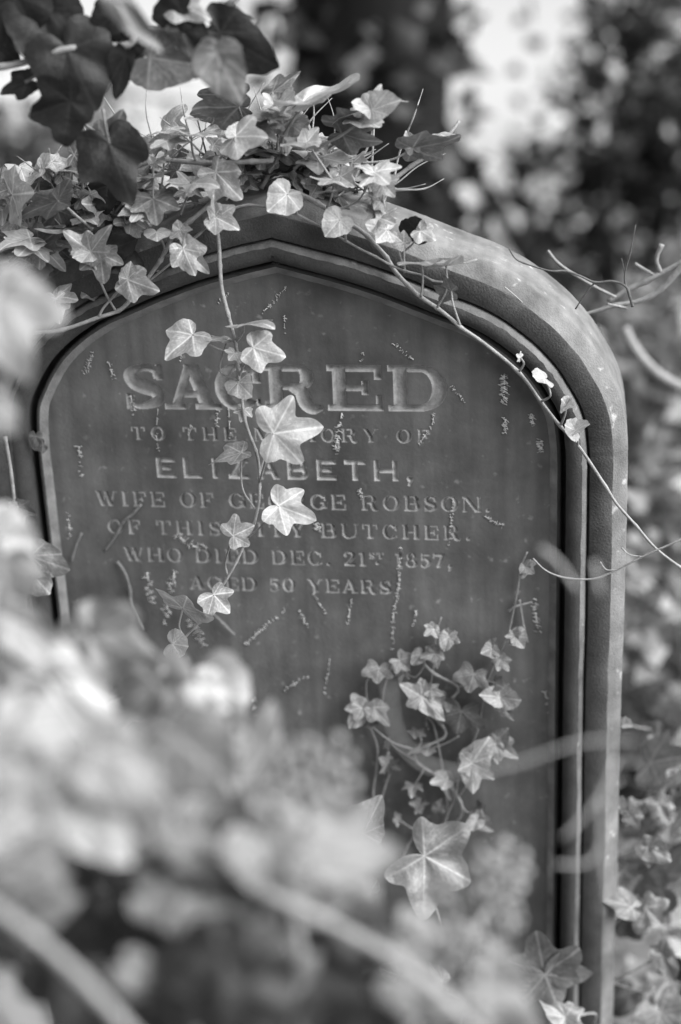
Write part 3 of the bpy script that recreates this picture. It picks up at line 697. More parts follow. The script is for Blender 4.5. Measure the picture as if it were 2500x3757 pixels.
tangle('foot_ivy_mass', 'soft mass of ivy beside the foot of the headstone at the lower right', 60, (2270, 2650, 2620, 3900), (-.30, -.06), ['mid', 'soft', 'mid', 'dark'], (70, 150), 16)
# ---- left shoulder
vine('left_ivy_runner', 'pale ivy runner with knots crossing the dark left shoulder moulding', 'ivy vine',
  [([(100, 1225, .06), (140, 1220, .058), (230, 1210, .055), (360, 1165, .05), (435, 1140, .045), (475, 1105, .042), (500, 1070, .04), (540, 1025, .038), (590, 955, .035), (600, 935, .034), (630, 875, .034), (650, 845, .034), (700, 810, .034), (765, 755, .03), (830, 700, .03)], .0017, .0021),
   ([(425, 1140, .045), (390, 1080, .05), (350, 985, .06), (332, 928, .065)], .001, .001),
   ([(365, 1160, .05), (380, 1130, .05), (420, 1085, .05), (470, 1025, .055)], .0012, .001),
   ([(500, 1070, .036), (560, 1020, .036), (645, 950, .036), (680, 900, .036), (730, 860, .034), (785, 805, .034)], .0012, .0012)], [
  (332, 926, 222, 838, .065, .01, .1, 'light', 'ivy3', 0, .75, 0),
  (334, 924, 408, 822, .065, .01, .1, 'light', 'ivy3', 1, .6, 0),
  (330, 926, 260, 945, .066, .012, .2, 'pale', 'heart', 1, .8, 0),
  (368, 932, 384, 1056, .055, .012, .0, 'mid', 'ivy5', 0, 1.25, 0),
  (370, 930, 520, 872, .05, .0, .0, 'dark', 'heart', 0, .8, 0),
  (372, 932, 560, 1010, .045, .0, .0, 'dark', 'heart', 1, .62, 0),
  (468, 1026, 596, 1072, .06, .01, .0, 'light', 'ivy3', 0, .85, 0),
  (468, 1024, 482, 954, .06, .0, .0, 'light', 'heart', 1, .8, 0),
  (207, 1088, 292, 1096, .055, .01, .45, 'light', 'ivy3', 1, 1.1, 0, (150, 1130, .055)),
  (205, 1096, 222, 1200, .06, .01, .0, 'pale', 'ivy3', 0, .95, 0),
  (525, 770, 428, 786, .045, .02, .5, 'pale', 'ivy3', 1, .9, 0),
  (530, 768, 480, 806, .045, .03, .4, 'pale', 'ivy5', 0, .8, 0),
  ], shrink=.9)
vine('left_reaching_shoot', 'ivy shoot reaching left into the open with dark drooping narrow leaves', 'ivy vine',
  [([(340, 840, .04), (290, 800, .045), (250, 765, .05), (212, 736, .055)], .0014, .001),
   ([(330, 690, .0), (300, 655, .0), (265, 637, .0)], .0016, .001)], [
  (212, 736, 262, 650, .055, .0, .0, 'mid', 'adult', 1, .9, 0),
  (212, 738, 38, 800, .055, .0, .15, 'mid', 'ivy3', 3, .42, 0),
  (262, 638, 180, 566, .0, .0, .2, 'pale', 'ivy3', 1, 1.0, 0),
  (264, 640, 300, 560, .0, .0, .3, 'pale', 'heart', 1, .6, 0),
  (250, 645, 56, 692, .0, .0, -.35, 'mid', 'ivy3', 0, .5, 0),
  (395, 680, 280, 730, .02, .0, -.1, 'dark', 'wide', 1, .8, 0),
  (270, 700, 190, 710, .01, .02, .5, 'mid', 'ivy3', 1, .7, 0),
  (110, 872, 0, 892, .04, .03, .6, 'pale', 'ivy3', 0, .9, 0),
  (115, 900, 70, 925, .04, .03, .4, 'pale', 'ivy5', 0, 1.1, 0),
  (137, 902, 235, 830, .03, .0, .2, 'mid', 'ivy3', 1, .7, 0),
  (150, 905, 240, 985, .03, .01, .3, 'pale', 'ivy5', 0, .8, 0),
  (90, 955, -20, 985, .04, .0, .6, 'light', 'ivy3', 3, .6, 0),
  (60, 905, 160, 870, .03, .02, .75, 'light', 'ivy3', 0, .7, 0),
  (210, 770, 140, 840, .02, .0, .0, 'mid', 'wide', 0, .9, 0),
  ])
# ---- old dark ivy bough nearer the camera, top left
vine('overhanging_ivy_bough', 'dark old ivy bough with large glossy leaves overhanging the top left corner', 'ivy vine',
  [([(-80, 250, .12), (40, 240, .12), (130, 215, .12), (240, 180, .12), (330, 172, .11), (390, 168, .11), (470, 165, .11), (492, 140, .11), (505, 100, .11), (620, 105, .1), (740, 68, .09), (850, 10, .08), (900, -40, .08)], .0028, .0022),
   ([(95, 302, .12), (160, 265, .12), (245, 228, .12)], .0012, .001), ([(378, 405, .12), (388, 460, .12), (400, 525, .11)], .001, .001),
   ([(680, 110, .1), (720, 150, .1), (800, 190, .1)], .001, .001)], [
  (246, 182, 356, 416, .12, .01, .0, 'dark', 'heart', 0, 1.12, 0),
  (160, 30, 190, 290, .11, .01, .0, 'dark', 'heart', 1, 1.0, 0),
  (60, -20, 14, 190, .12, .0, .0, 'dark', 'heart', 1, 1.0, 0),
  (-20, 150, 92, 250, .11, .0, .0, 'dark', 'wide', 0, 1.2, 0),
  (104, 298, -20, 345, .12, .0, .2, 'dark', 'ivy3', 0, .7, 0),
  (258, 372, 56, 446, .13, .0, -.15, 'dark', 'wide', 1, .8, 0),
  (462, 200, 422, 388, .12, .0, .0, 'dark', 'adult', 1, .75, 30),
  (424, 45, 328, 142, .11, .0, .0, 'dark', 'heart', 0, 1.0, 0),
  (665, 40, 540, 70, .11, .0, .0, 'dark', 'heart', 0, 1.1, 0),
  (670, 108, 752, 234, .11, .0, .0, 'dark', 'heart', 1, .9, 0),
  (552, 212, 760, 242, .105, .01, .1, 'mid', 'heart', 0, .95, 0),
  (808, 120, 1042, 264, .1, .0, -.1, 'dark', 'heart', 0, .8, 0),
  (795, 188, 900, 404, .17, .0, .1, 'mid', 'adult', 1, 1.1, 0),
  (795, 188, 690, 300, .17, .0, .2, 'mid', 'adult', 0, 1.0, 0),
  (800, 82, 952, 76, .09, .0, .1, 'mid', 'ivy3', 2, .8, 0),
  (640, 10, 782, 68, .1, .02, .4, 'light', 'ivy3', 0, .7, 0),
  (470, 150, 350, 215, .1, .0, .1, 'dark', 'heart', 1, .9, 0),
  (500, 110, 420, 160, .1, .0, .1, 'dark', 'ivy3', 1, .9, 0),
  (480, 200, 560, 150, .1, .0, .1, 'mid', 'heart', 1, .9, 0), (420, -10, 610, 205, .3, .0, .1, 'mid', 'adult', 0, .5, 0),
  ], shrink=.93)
vine('lone_drooping_ivy_sprig', 'drooping ivy sprig with one dark leaf below three grey lobes at upper left', 'ivy vine',
  [([(376, 400, .09), (386, 460, .09), (396, 518, .09), (440, 540, .07)], .001, .001), ([(298, 442, .09), (330, 470, .09), (380, 500, .09), (415, 520, .09)], .0014, .001), ([(362, 480, .09), (362, 440, .09)], .0006, .0005)], [
  (396, 518, 452, 402, .08, .0, .0, 'mid', 'ivy3', 0, .9, 0),
  (396, 520, 266, 512, .08, .0, .0, 'mid', 'wide', 0, .75, 0),
  (398, 520, 530, 510, .07, .0, .1, 'mid', 'ivy3', 1, .7, 0),
  (398, 522, 486, 752, .10, .01, .0, 'dark', 'ivy3', 0, .92, 0),
  ])
# ---- ivy clinging to the lower part of the panel
vine('left_climbing_ivy', 'leftmost of the three ivy shoots clinging low on the panel', 'ivy vine',
  [([(1395, 3130, .008), (1375, 2985, .004), (1370, 2905, .004), (1380, 2830, .004), (1385, 2740, .005), (1355, 2655, .006), (1348, 2580, .006), (1345, 2505, .006), (1370, 2470, .006)], .0013, .0008),
   ([(1370, 3140, .008), (1390, 2985, .006), (1410, 2900, .006), (1437, 2820, .006)], .0011, .0008), ([(1405, 2600, .005), (1410, 2530, .005), (1440, 2440, .005)], .0012, .0008)], [
  (1390, 2452, 1382, 2512, .018, .006, .1, 'light', 'palm', 0, 1.1, 0),
  (1466, 2422, 1506, 2462, .018, .006, .1, 'light', 'palm', 1, .95, 0),
  (1327, 2596, 1278, 2678, .02, .01, .1, 'pale', 'heart', 1, .75, 0), (1327, 2596, 1252, 2602, .02, .006, .1, 'pale', 'wide', 0, .9, 0),
  (1372, 2596, 1432, 2664, .02, .01, .1, 'light', 'ivy3', 0, .85, 0), (1372, 2620, 1356, 2650, .022, .01, .1, 'mid', 'heart', 0, 1.2, 0),
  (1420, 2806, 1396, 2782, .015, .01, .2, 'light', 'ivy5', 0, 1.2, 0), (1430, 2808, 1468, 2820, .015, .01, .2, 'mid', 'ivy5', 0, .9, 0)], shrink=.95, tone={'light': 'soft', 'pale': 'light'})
vine('middle_climbing_ivy', 'middle of the three ivy shoots clinging low on the panel with its tip highest', 'ivy vine',
  [([(1470, 3150, .01), (1530, 3060, .008), (1640, 2995, .006), (1600, 2690, .006), (1570, 2620, .006), (1585, 2480, .006), (1595, 2420, .006), (1600, 2330, .006), (1620, 2265, .005)], .0012, .0007), ([(1585, 2745, .006), (1640, 2725, .006), (1685, 2700, .006)], .0009, .0008)], [
  (1592, 2306, 1554, 2334, .018, .008, .1, 'pale', 'ivy5', 0, 1.1, 0), (1592, 2308, 1608, 2342, .018, .008, .1, 'pale', 'heart', 1, .8, 0), (1590, 2302, 1588, 2280, .018, 0, .0, 'pale', 'heart', 1, 1.0, 0),
  (1648, 2334, 1690, 2358, .018, .008, .1, 'light', 'ivy3', 0, 1.0, 0), (1646, 2336, 1628, 2394, .02, .008, .1, 'pale', 'heart', 1, .85, 0), (1646, 2332, 1645, 2302, .018, 0, .0, 'light', 'heart', 1, 1.0, 0),
  (1598, 2397, 1540, 2416, .018, .008, .15, 'light', 'ivy3', 0, .9, 0), (1600, 2398, 1606, 2456, .018, .008, .1, 'light', 'ivy3', 0, .9, 0), (1596, 2392, 1592, 2358, .018, 0, .0, 'mid', 'heart', 1, 1.0, 0),
  (1548, 2556, 1634, 2646, .025, .012, .1, 'pale', 'heart', 0, .6, 0), (1548, 2556, 1474, 2512, .025, .008, .1, 'light', 'ivy3', 0, 1.0, 0), (1548, 2555, 1560, 2492, .022, .0, .1, 'light', 'heart', 1, 1.0, 0),
  (1578, 2532, 1632, 2548, .022, .008, .2, 'pale', 'ivy5', 0, .9, 0),
  (1692, 2610, 1676, 2700, .016, .004, .05, 'mid', 'palm', 0, 1.0, 0),
  (1640, 2860, 1574, 2872, .02, .01, .2, 'pale', 'ivy3', 0, .8, 0), (1638, 2866, 1656, 2942, .018, .006, .1, 'light', 'heart', 1, .55, 0),
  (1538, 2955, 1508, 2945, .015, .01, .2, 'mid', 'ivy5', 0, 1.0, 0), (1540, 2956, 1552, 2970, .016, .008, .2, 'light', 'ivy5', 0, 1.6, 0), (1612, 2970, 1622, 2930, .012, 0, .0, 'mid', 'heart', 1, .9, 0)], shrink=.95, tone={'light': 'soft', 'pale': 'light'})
vine('right_climbing_ivy', 'rightmost of the three ivy shoots clinging to the panel beside the moulding', 'ivy vine',
  [([(1600, 3150, .012), (1640, 2995, .008), (1670, 2925, .007), (1680, 2860, .007), (1700, 2795, .007), (1750, 2690, .006), (1770, 2590, .006), (1785, 2510, .006), (1820, 2425, .006), (1860, 2340, .006), (1875, 2285, .006), (1890, 2215, .006), (1902, 2150, .006), (1912, 2080, .006), (1935, 2025, .006)], .0013, .0008),
   ([(1906, 2200, .006), (1914, 2250, .006), (1922, 2300, .006), (1936, 2358, .006)], .0012, .0013), ([(1868, 2242, .01), (1890, 2226, .012), (1925, 2216, .012), (1952, 2208, .01)], .0012, .0008)], [
  (1930, 2078, 1968, 2110, .015, .006, .1, 'light', 'wide', 0, 1.1, 0), (1930, 2080, 1908, 2104, .015, .006, .1, 'light', 'heart', 1, 1.0, 0), (1930, 2076, 1948, 2052, .015, .0, .1, 'mid', 'heart', 0, 1.0, 0),
  (1806, 2380, 1766, 2396, .018, .01, .1, 'pale', 'heart', 1, 1.1, 0), (1806, 2380, 1838, 2406, .018, .008, .1, 'pale', 'heart', 1, .7, 0), (1806, 2374, 1822, 2338, .016, .0, .1, 'light', 'heart', 1, .9, 0),
  (1888, 2334, 1924, 2378, .018, .01, .1, 'pale', 'heart', 1, 1.1, 0), (1888, 2334, 1852, 2334, .018, .008, .1, 'pale', 'ivy5', 1, .8, 0), (1888, 2330, 1908, 2314, .018, .004, .1, 'pale', 'heart', 0, .9, 0),
  (1836, 2420, 1872, 2466, .016, .006, .2, 'light', 'ivy5', 1, .9, 0), (1838, 2424, 1826, 2446, .016, .006, .1, 'light', 'heart', 1, .9, 0), (1842, 2430, 1862, 2400, .012, 0, .0, 'mid', 'heart', 1, .8, 0),
  (1738, 2474, 1716, 2546, .02, .006, .1, 'light', 'palm', 0, 1.0, 0),
  (1834, 2558, 1760, 2548, .02, .01, .15, 'pale', 'heart', 1, .8, 0), (1836, 2558, 1914, 2570, .02, .008, .0, 'light', 'heart', 0, 1.1, 0), (1842, 2590, 1890, 2650, .015, .0, .0, 'mid', 'ivy3', 1, .5, 0), (1838, 2555, 1868, 2506, .016, .0, .0, 'light', 'heart', 0, 1.0, 0),
  (1732, 2800, 1796, 2704, .025, .0, .0, 'pale', 'heart', 0, .85, 0), (1732, 2800, 1690, 2760, .025, .01, .1, 'pale', 'ivy5', 1, 1.0, 0), (1732, 2806, 1738, 2918, .025, .012, .1, 'pale', 'heart', 2, .75, 0),
  (1817, 2728, 1828, 2810, .016, .01, .1, 'light', 'heart', 1, .6, 0), (1818, 2728, 1908, 2788, .016, .004, .1, 'light', 'ivy3', 1, .7, 0), (1818, 2726, 1866, 2670, .014, .0, .0, 'mid', 'heart', 1, .8, 0),
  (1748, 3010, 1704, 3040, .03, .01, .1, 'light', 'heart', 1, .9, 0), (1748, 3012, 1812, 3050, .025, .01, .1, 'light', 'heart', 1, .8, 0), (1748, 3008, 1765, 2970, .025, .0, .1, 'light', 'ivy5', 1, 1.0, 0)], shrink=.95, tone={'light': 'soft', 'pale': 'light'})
tangle('small_climbing_ivy', 'small shaded ivy leaves filling in between the three climbing shoots on the panel', 15, (1290, 2380, 1930, 3080), (.004, .02), ['soft', 'mid', 'mid', 'light'], (34, 74), 0)
vine('large_ivy_leaf_shoot', 'ivy shoot at the foot of the panel with one large sharply veined leaf', 'ivy vine',
  [([(1640, 3500, .11), (1600, 3330, .11), (1570, 3200, .10), (1558, 3141, .10)], .0014, .001)], [
  (1558, 3141, 1726, 3232, .105, .0, .0, 'mid', 'palm', 2, 1.0, 0)])
vine('foot_ivy_shoot', 'ivy shoot with crumpled grey leaves low against the right moulding', 'ivy vine',
  [([(2180, 3757, .03), (2185, 3720, .045), (2140, 3722, .05), (2090, 3735, .06), (2040, 3680, .07), (1998, 3578, .08)], .0011, .0012)], [
  (1998, 3575, 1966, 3412, .08, .0, .0, 'mid', 'ivy5', 1, 1.0, 0), (2000, 3578, 2050, 3700, .082, .0, .0, 'mid', 'palm', 0, 1.0, 0),
  (2075, 3732, 2150, 3790, .085, .0, .1, 'light', 'ivy5', 0, 1.0, 0), (2075, 3732, 1985, 3665, .085, .0, .1, 'light', 'heart', 1, .6, 0), (2072, 3735, 2010, 3800, .085, .0, .1, 'light', 'ivy5', 1, .9, 0)])
vine('shaded_foot_ivy', 'shaded ivy leaves near the bottom edge below the large veined leaf', 'ivy vine',
  [([(1760, 3850, .11), (1720, 3760, .11), (1705, 3677, .11)], .0012, .001)], [
  (1705, 3677, 1690, 3800, .11, .0, .0, 'mid', 'palm', 1, 1.1, 0),
  (1620, 3600, 1575, 3535, .11, .0, .0, 'light', 'adult', 0, .9, 0), (1470, 3580, 1395, 3650, .12, .0, .0, 'light', 'ivy3', 0, .9, 0),
  (1330, 3060, 1395, 2930, .10, .0, .1, 'light', 'heart', 1, .8, 0), (1355, 3270, 1300, 3170, .11, .0, .1, 'light', 'adult', 1, .9, 0)])
vine('side_ivy_shoot', 'ivy shoot climbing the outer right edge of the headstone near the bottom', 'ivy vine',
  [([(2225, 3757, -.03), (2230, 3600, -.02), (2232, 3480, -.015), (2250, 3400, -.01), (2310, 3340, -.0), (2330, 3320, .0)], .0012, .001), ([(2250, 3400, -.01), (2262, 3340, -.02), (2264, 3200, -.02), (2262, 3000, -.02), (2275, 2960, -.02)], .0012, .0008),
   ([(2230, 3600, -.02), (2290, 3580, -.0), (2380, 3530, .0), (2426, 3503, .0)], .001, .001), ([(2264, 3200, -.02), (2270, 3150, -.01), (2330, 3125, .0), (2377, 3108, .0)], .0009, .0008), ([(2230, 3600, -.02), (2360, 3640, .0), (2400, 3620, .0)], .001, .001)], [
  (2377, 3108, 2381, 3182, .0, .01, .0, 'light', 'heart', 0, .8, 0), (2377, 3108, 2466, 3160, .0, .01, .1, 'light', 'heart', 0, .8, 0), (2377, 3106, 2425, 3070, .0, .0, .0, 'mid', 'heart', 1, .6, 0),
  (2318, 3330, 2206, 3290, .01, .01, .3, 'light', 'ivy3', 0, .7, 0), (2318, 3330, 2340, 3282, .0, .0, .0, 'mid', 'heart', 0, 1.2, 0),
  (2370, 3332, 2432, 3400, .0, .01, .0, 'soft', 'palm', 0, 1.0, 0),
  (2426, 3503, 2474, 3606, .0, .01, .0, 'light', 'heart', 1, .6, 0), (2428, 3500, 2480, 3540, .0, .0, .0, 'light', 'ivy3', 0, .7, 0), (2426, 3500, 2440, 3440, .0, .0, .0, 'mid', 'ivy3', 1, .9, 0),
  (2424, 3714, 2500, 3800, .01, .0, .0, 'soft', 'palm', 1, 1.0, 0),
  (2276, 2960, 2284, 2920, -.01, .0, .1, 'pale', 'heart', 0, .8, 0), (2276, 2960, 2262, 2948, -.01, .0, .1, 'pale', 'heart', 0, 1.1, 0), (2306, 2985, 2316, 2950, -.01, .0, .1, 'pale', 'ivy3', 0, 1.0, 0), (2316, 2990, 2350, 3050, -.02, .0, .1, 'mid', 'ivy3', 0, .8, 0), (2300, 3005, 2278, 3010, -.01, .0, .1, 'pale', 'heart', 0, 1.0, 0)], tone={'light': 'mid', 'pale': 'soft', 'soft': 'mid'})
vine('edge_seedling_ivy', 'tiny pale ivy seedling leaf on a hair thin stalk at the right edge', 'ivy vine',
  [([(2262, 2740, -.02), (2272, 2690, -.02), (2294, 2656, -.02)], .0006, .0005)], [(2294, 2656, 2322, 2664, -.02, .005, .2, 'pale', 'heart', 1, 1.0, 0), (2294, 2656, 2296, 2630, -.02, .0, .2, 'light', 'heart', 1, .7, 0)])
vine('left_edge_ivy_vine', 'thin ivy vine hanging over the left edge moulding with two broad leaves', 'ivy vine',
  [([(20, 1600, .04), (40, 1720, .045), (55, 1850, .05), (64, 1950, .055), (80, 2060, .06), (95, 2250, .07), (110, 2340, .075)], .0017, .0014)], [
  (66, 1860, 82, 1945, .055, .01, .0, 'mid', 'ivy3', 0, .75, 0), (66, 1862, 130, 1885, .055, .01, .1, 'mid', 'ivy3', 1, .6, 0), (66, 1860, 28, 1876, .055, .01, .1, 'mid', 'heart', 1, .8, 0),
  (110, 2040, 262, 2092, .065, .0, .05, 'mid', 'adult', 0, .95, 0), (100, 2090, 185, 2180, .07, .01, .0, 'mid', 'heart', 0, 1.0, 0),
  (158, 1632, 122, 1652, .02, .0, .0, 'mid', 'ivy3', 0, .9, 0), (130, 1600, 122, 1650, .025, .0, .0, 'mid', 'heart', 0, .7, 0)])
# dead ivy stems still stuck to the panel
def dead(label, P, r): 
    mb = MB(); p0 = at_h(*P[0]); mb.tube([at_h(*p) for p in P], r, 7, 5, .2, .12); o = mb.build('dead_ivy_stem', M['deadstem'], None, p0); o.location = p0
    tag(o, label, 'dead stem')
dead('dead ivy stem stuck to the panel below the word WIFE slanting left', [(518, 1850, .004), (485, 1888, .005), (452, 1915, .005), (425, 1965, .005), (385, 2022, .004)], .0014)
dead('dead wavy ivy stem stuck upright on the panel left of AGED', [(430, 2060, .003), (460, 2105, .006), (478, 2170, .004), (485, 2230, .007), (525, 2310, .004)], .0017)
dead('short pale dead stem stuck to the panel just below AGED', [(730, 2195, .004), (770, 2240, .006), (820, 2290, .007), (860, 2330, .006)], .0016)
dead('dead stem stuck to the panel beside the left bead', [(300, 1955, .003), (280, 2000, .004), (262, 2060, .004)], .0013)
# rootlet scars: fuzzy pale hairs left by ivy that has been pulled off
def rootlets(P, wd, n, mb):
    Q = smooth_path([(*p, 0) for p in P], 8)
    for _ in range(n):
        i = random.randrange(len(Q)-1); q = Q[i]; d = Q[i+1]-Q[i]; a0 = math.atan2(d[1], d[0])
        if random.random() < .25: continue
        a = a0 + random.choice((-1, 1))*random.uniform(.9, 1.9); L_ = random.uniform(2.5, 9)*wd
        x, y = q[0]+random.gauss(0, 2.2*wd), q[1]+random.gauss(0, 2.2*wd)
        mb.tube([at_h(x, y, .0005), at_h(x+.5*L_*math.cos(a), y+.5*L_*math.sin(a), .0012), at_h(x+L_*math.cos(a+.25), y+L_*math.sin(a+.25), .0004)], random.uniform(.00014, .00042), 4, 2)
    for i in range(0, len(Q)-3, 3):                                # broken bits of the old runner itself
        if random.random() < .6: mb.tube([at_h(*Q[i][:2], .0006), at_h(*Q[i+1][:2], .0009), at_h(*Q[i+2][:2], .0005)], random.uniform(.0002, .0005)*wd, 5, 2)
random.seed(5); mb = MB()
SC = [([(1050, 1055), (1000, 1110), (960, 1150)], 1, 26), ([(1045, 1160), (1043, 1230)], .8, 10), ([(840, 1080), (790, 1120)], 1, 12), ([(665, 1270), (662, 1330)], .8, 8), ([(580, 1500), (575, 1590), (582, 1660)], .8, 14), ([(800, 1510), (795, 1570)], 1.2, 16), ([(840, 1500), (845, 1620)], .8, 10),
 ([(1255, 1515), (1240, 1600), (1235, 1660)], 1.6, 45), ([(1590, 1515), (1585, 1560), (1530, 1640)], 1.0, 22), ([(1655, 1420), (1710, 1480)], 1, 22), ([(1440, 1260), (1480, 1290), (1530, 1330)], 1, 16), ([(1335, 1290), (1325, 1330)], .8, 8),
 ([(1850, 1375), (1852, 1430), (1848, 1480)], 1.9, 55), ([(1855, 1540), (1852, 1590)], 1.5, 30), ([(1950, 1520), (1958, 1560)], 1.4, 26), ([(1980, 1615), (1985, 1655)], 1.5, 30), ([(1780, 1895), (1850, 1935)], 1.0, 26), ([(1663, 1830), (1655, 1920), (1650, 2010)], .7, 40), ([(1470, 2010), (1465, 2110), (1462, 2170), (1445, 2250), (1440, 2400)], .9, 90), ([(1290, 2200), (1275, 2300)], .8, 22), ([(1530, 2240), (1515, 2305)], .8, 16), ([(1045, 2235), (960, 2310), (895, 2370)], 1.0, 36), ([(1100, 2240), (1130, 2310)], .8, 14), ([(1150, 2180), (1200, 2260)], .8, 14), ([(1130, 2480), (1030, 2540)], 1, 22), ([(650, 1960), (700, 2000), (760, 2010)], 1.6, 40), ([(640, 2100), (620, 2200), (600, 2290)], 2.0, 40), ([(700, 2280), (760, 2380)], 2.0, 30), ([(780, 2420), (860, 2480)], 1.8, 26), ([(540, 2100), (560, 2220)], 1.8, 26),
 ([(400, 1330), (420, 1400)], 1.2, 14), ([(340, 1300), (310, 1380)], 1.6, 18), ([(480, 1450), (500, 1560)], 1.2, 14), ([(290, 1640), (300, 1780)], 1.2, 18), ([(250, 1880), (260, 1990)], 1.2, 14), ([(1960, 2200), (1975, 2330)], 1.6, 36), ([(2130, 1740), (2125, 1775)], 1.6, 24), ([(2180, 2320), (2172, 2370)], 1.4, 24), ([(2185, 2480), (2180, 2500)], 1, 10), ([(1320, 1800), (1330, 1830)], 1.2, 12), ([(1160, 1920), (1170, 1950)], 1.4, 14), ([(1080, 1870), (1090, 1930)], 1.0, 10), ([(2000, 2540), (2020, 2620)], 1.3, 14), ([(930, 2560), (940, 2640)], 1.2, 14), ([(1210, 2420), (1190, 2560)], .7, 18), ([(1560, 2620), (1570, 2680)], .8, 14), ([(700, 1560), (690, 1600)], .8, 8)]
for P, wd, n in SC: rootlets(P, wd, int(n*1.7), mb)
tag(mb.build('ivy_rootlets', M['root']), 'pale hairy rootlet scars of pulled ivy scattered over the panel', 'rootlets', kind='stuff')
# ---- twigs
def twig(name, label, paths, material='twig'):
    mb = MB(); p0 = at_h(*paths[0][0][0])
    for P, r0, r1 in paths:
        n = len(P); mb.tube([at_h(*p) for p in P], [r0+(r1-r0)*i/max(1, n-1) for i in range(n)], 7, 5, .25, .1)
    o = mb.build(name, M[material], None, p0); o.location = p0; tag(o, label, 'twig'); return o
twig('forked_twig', 'thin dark forked twig reaching left over the right shoulder of the headstone', [
  ([(2322, 1125, -.02), (2312, 1090, -.02), (2295, 1049, -.02), (2246, 1032, -.02), (2184, 1036, -.02), (2130, 1013, -.015), (2072, 994, -.015), (2014, 993, -.01), (1920, 964, -.01), (1889, 946, -.01), (1869, 913, -.01)], .0013, .0006),
  ([(2295, 1049, -.02), (2293, 1004, -.02), (2313, 928, -.02), (2333, 824, -.02)], .0008, .0005), ([(2293, 1004, -.02), (2281, 948, -.02)], .0006, .0004), ([(2184, 1036, -.02), (2153, 1071, -.02), (2112, 1134, -.02)], .0009, .0006)])
twig('pale_branch', 'pale out of focus branch with short side shoots right of the headstone shoulder', [
  ([(2148, 1152, -.12), (2200, 1137, -.12), (2260, 1120, -.12), (2349, 1103, -.12), (2425, 1062, -.12), (2500, 985, -.12), (2640, 870, -.12)], .0016, .0034),
  ([(2233, 1107, -.13), (2300, 1065, -.13), (2371, 1031, -.13), (2500, 966, -.13), (2640, 890, -.13)], .002, .0036),
  ([(2425, 1000, -.13), (2409, 951, -.13), (2429, 897, -.13)], .002, .0022), ([(2400, 1008, -.13), (2360, 985, -.13), (2330, 967, -.13)], .0014, .0014), ([(2270, 1130, -.12), (2300, 1130, -.12), (2230, 1115, -.1)], .001, .001), ([(2010, 920, -.12), (2060, 975, -.12), (2180, 1050, -.12), (2260, 1090, -.12)], .0014, .0014)], 'stem')
twig('curved_twig', 'hair thin pale twig curving across the right moulding of the headstone', [
  ([(1956, 2049, .05), (2000, 2091, .05), (2055, 2115, .05), (2127, 2125, .05), (2191, 2121, .05), (2263, 2091, .05), (2350, 2046, .05), (2414, 2017, .05), (2500, 1980, .05), (2620, 1930, .05)], .0007, .001),
  ([(2263, 2091, .05), (2225, 2090, .05), (2203, 2062, .05)], .0006, .0006), ([(2355, 2042, .05), (2310, 2035, .05), (2282, 2010, .05)], .0005, .0006)], 'stem')
twig('pine_needle', 'single pale dry needle lying on the sloping right shoulder', [([(1852, 1053, .022), (1885, 1080, .02), (1918, 1110, .018)], .0006, .0004)], 'grass')
# scars where the moulding has broken
def chip(label, px, py, rx, ry, hh_, k):
    mb = MB(); rs = random.Random(k); c = at_h(px, py, hh_); n = 14; V = []; F = []
    for ring in (0., .55, 1.):
        for i in range(n):
            a = 2*math.pi*i/n; j = rs.uniform(.8, 1.15)*ring
            V.append(at_h(px+rx*j*math.cos(a), py+ry*j*math.sin(a), hh_ + (.0022 if ring < .3 else .0016 if ring < .9 else -.003)+rs.uniform(-.0006, .0006)))
    for r in range(2):
        for i in range(n): F.append((r*n+i, (r+1)*n+i, (r+1)*n+(i+1) % n, r*n+(i+1) % n))
    o = mesh('stone_flake', [v-c for v in V], F, M['chip']); o.location = c; tag(o, label, 'stone flake')
chip('pale broken flake on the right roll moulding at mid height', 2118, 2468, 18, 62, .0195, 1)
chip('small pale spall on the roll moulding just right of the apex', 1393, 1022, 22, 28, .0195, 2)
